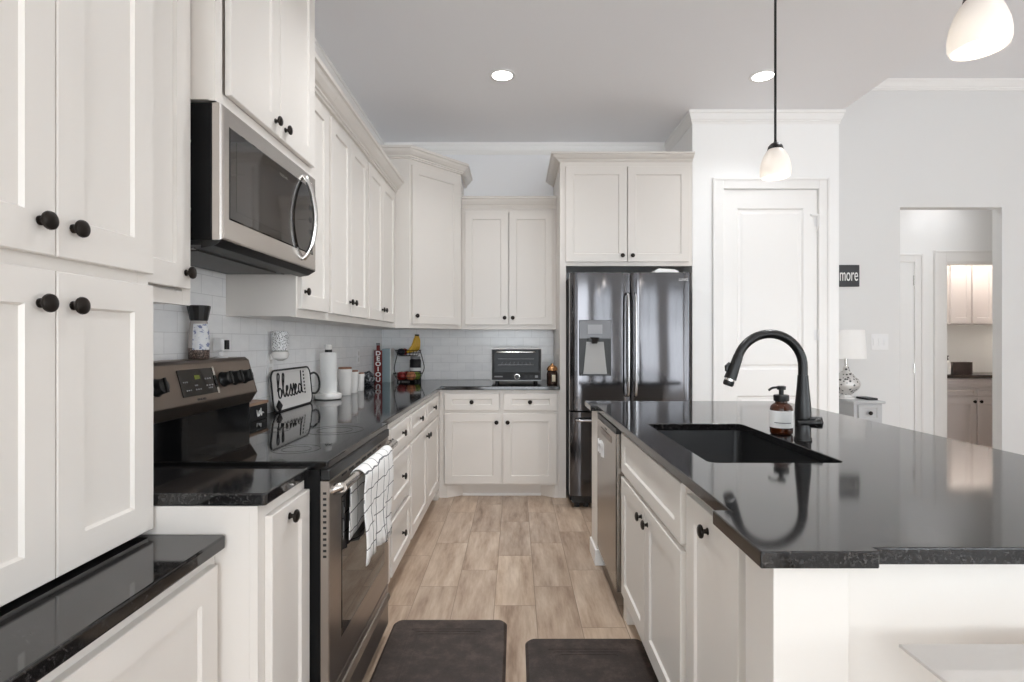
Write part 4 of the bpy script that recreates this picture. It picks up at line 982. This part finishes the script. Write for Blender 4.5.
for k in range(8): rk.tube([F(tx0+.09+k*.035, ZT+.165, .0125), F(tx0+.1+k*.033, ZT+.19, .0125)], .0012, 5)
part('rack', rk, GREYP, dd)
part('dial', B().lathe([(.026, .0065), (.024, .02), (.01, .022)], F((tx0+tx1)/2+.005, ZT+.064, 0), (0, -1, 0), 20), CHROME, t, smooth=40)
part('dial_cap', B().lathe([(.019, .0222), (.018, .026)], F((tx0+tx1)/2+.005, ZT+.064, 0), (0, -1, 0), 20), BLACKP, t)
for k in range(3): part('button', B().obox(F, .08+k*.045, .105+k*.045, ZT+.055, ZT+.075, .0065, .009), GREYP if k == 2 else DKGREY, t)
part('lettering', B().obox(F, tx0+.03, tx0+.10, ZT+.06, ZT+.07, .0062, .0068), GREYP, t)
for x in (tx0+.05, tx1-.05):
    for y in (ty+.04, ty+.29): part('foot', B().cyl((x, y, ZT+.0003), (x, y, ZT+.025), .014, n=12), BLACKP, t)
# brass candle jar
kx, ky = .312, 4.56
t = thing('candle_jar', 'small brass and amber candle jar beside the toaster oven', 'candle', (kx, ky, ZT))
part('jar', B().lathe([(.04, .0003), (.045, .004), (.046, .03), (.046, .09), (.042, .11), (.036, .118)], (kx, ky, ZT), n=28), mat('smoky brown glass', rgb(52, 34, 26), .1, .3), t, smooth=40)
part('lid', B().lathe([(.04, .1182), (.046, .121), (.044, .14), (.03, .158), (.012, .166), (.012, .176), (.004, .18)], (kx, ky, ZT), n=28), mat('copper metal', rgb(200, 150, 105), .2, 1), t, smooth=40)
part('label', B().obox(FB(ky-.0465), kx-.004, kx+.024, ZT+.03, ZT+.085, -.003, .001), mat('cream label', rgb(206, 196, 170), .6), t)

# ------------------------------------------------------------------ living area
F = FB(YL)
t = thing('wall_sign', 'small charcoal wall sign reading more at the pantry wall corner', 'sign', (3.0, YL, 1.9))
part('board', B().obox(F, 2.62+.03, 3.128, 1.775, 1.972, .0008, .02), mat('charcoal board', rgb(62, 63, 66), .6), t, bevel=.002)
text(t, 'lettering', 'more', F, 3.116, 1.878, .0205, .165, PAPER, align='RIGHT', sx=.47)
t = thing('switch_plate', 'white three-gang switch plate on the living-area wall', 'switch', (3.32, YL, 1.28))
part('plate', B().obox(F, 3.245, 3.40, 1.20, 1.345, .0005, .006), WHITEP, t, bevel=.002)
for k in range(3): part('rocker', B().obox(F, 3.262+k*.048, 3.287+k*.048, 1.24, 1.305, .0062, .011), WHITEP, t)
t = thing('side_table', 'narrow grey side table with one drawer under the table lamp', 'table', (2.97, 4.7, 0))
GT = paint('grey table paint', rgb(188, 189, 190), .4)
tx0, tx1, ty0, ty1, tz = 2.84, 3.075, 4.55, 4.91, .777
part('tabletop', B().box(tx0-.015, tx1+.02, ty0-.02, ty1+.015, tz-.02, tz), GT, t, bevel=.005)
part('case', B().box(tx0, tx1, ty0, ty1, .28, tz-.0205), GT, t)
panel(t, FB(ty0), tx0+.03, tx1-.03, .62, .745, GT, st=.02, rl=.02, kn=((tx0+tx1)/2, .68), name='drawer')
panel(t, FB(ty0), tx0+.03, tx1-.03, .3, .6, GT, st=.04, rl=.04)
for x in (tx0, tx1-.03):
    for y in (ty0, ty1-.03): part('leg', B().box(x, x+.03, y, y+.03, 0, .28), GT, t)
lx, ly = 2.902, 4.76
t = thing('table_lamp', 'table lamp with white drum shade and pierced silver base', 'lamp', (lx, ly, tz))
lm = mat('pierced silver', rgb(205, 203, 200), .3, .3)
def lmt(m):
    c = N(m, 'ShaderNodeTexVoronoi'); c.inputs['Scale'].default_value = 38; L(m, pos(m), c.inputs['Vector'])
    L(m, ramp(m, c.outputs['Distance'], [(.0, rgb(60, 60, 60)), (.3, rgb(80, 80, 80)), (.4, rgb(215, 213, 210))]), P(m).inputs['Base Color'])
lmt(lm)
part('foot', B().lathe([(.07, .0003), (.07, .012), (.05, .016), (.035, .035)], (lx, ly, tz), n=28), CERAM, t, smooth=40)
part('body', B().lathe([(.035, .0352), (.055, .05), (.098, .09), (.11, .125), (.098, .165), (.058, .21), (.028, .245), (.02, .28)], (lx, ly, tz), n=32), lm, t, smooth=50, label='pierced silver body')
part('neck', B().lathe([(.012, .28), (.012, .37)], (lx, ly, tz), n=12), CHROME, t)
part('lamp_shade', B().lathe([(.155, .352), (.14, .6), (.138, .6), (.153, .352)], (lx, ly, tz), n=40, cap=False), mat('white linen', rgb(244, 243, 241), .8), t, smooth=50)
solo('phone', 'dark phone lying on the grey side table', 'phone', B().box(3.0, 3.09, 4.62, 4.78, tz+.0003, tz+.018), DKGREY, (3.04, 4.7, tz), bevel=.005)

# ------------------------------------------------------------------ laundry beyond the hall
t = thing('laundry_base_cabinet', 'pale base cabinet with dark counter in the laundry beyond the hall', 'cabinet', (5.1, 6.3, 0))
LP = paint('laundry cabinet paint', rgb(206, 199, 198), .4)
yl = 5.88
part('carcass', B().box(4.62, 5.7, yl+.02, 6.358, .08, .88), LP, t)
F = FB(yl+.0195); face_frame(t, F, 4.62, 5.7, .08, .88, [5.005], [.66, .78], LP)
for a, c in ((4.64, 5.0), (5.01, 5.37)):
    panel(t, F, a, c, .69, .76, LP, st=.03, rl=.015, name='drawer'); panel(t, F, a, c, .1, .665, LP, kn=((c-.03 if a < 5 else a+.03), .625))
panel(t, F, 4.64, 5.37, .785, .87, LP, st=.03, rl=.02, name='false_front')
solo('countertop', 'dark counter in the laundry beyond the hall', 'countertop', B().box(4.60, 5.72, yl-.02, 6.358, .881, .914), mat('dark brown stone', rgb(58, 48, 44), .2), (5.1, 6.1, .881), bevel=.004)
t = thing('laundry_upper_cabinet', 'cream two-door upper cabinet in the laundry beyond the hall', 'cabinet', (5.1, 6.3, 1.47))
yu = 6.05
part('carcass', B().box(4.85, 5.6, yu+.02, 6.358, 1.47, 2.4), LP, t)
panel(t, FB(yu+.0195), 4.86, 5.085, 1.475, 2.38, LP, st=.05); panel(t, FB(yu+.0195), 5.10, 5.335, 1.475, 2.38, LP, st=.05)
solo('brown_box', 'dark brown box on the laundry counter', 'box', B().box(4.79, 5.0, 5.93, 6.05, .9145, 1.05), mat('dark brown box', rgb(62, 50, 46), .5), (4.9, 6.0, .9145), bevel=.004)
t = thing('lotion_bottle', 'white pump bottle beside the brown box on the laundry counter', 'bottle', (4.735, 5.95, .9145))
part('bottle', B().lathe([(.03, 0), (.034, .004), (.034, .12), (.026, .145), (.012, .155)], (4.735, 5.95, .9145), n=20), CERAM, t, smooth=40)
part('pump', B().lathe([(.012, .1552), (.012, .175), (.006, .176), (.006, .195), (.016, .196), (.016, .206)], (4.735, 5.95, .9145), n=14).tube([(4.735, 5.95, 1.115), (4.70, 5.95, 1.112)], .005, 6), BLACKP, t)
solo('dark_bottle', 'small dark bottle at the end of the laundry counter', 'bottle', B().lathe([(.026, 0), (.03, .004), (.03, .08), (.014, .105), (.012, .14), (.001, .141)], (4.665, 5.96, .9145), n=18), mat('dark bottle glass', rgb(44, 34, 30), .15), (4.665, 5.96, .9145), smooth=40)
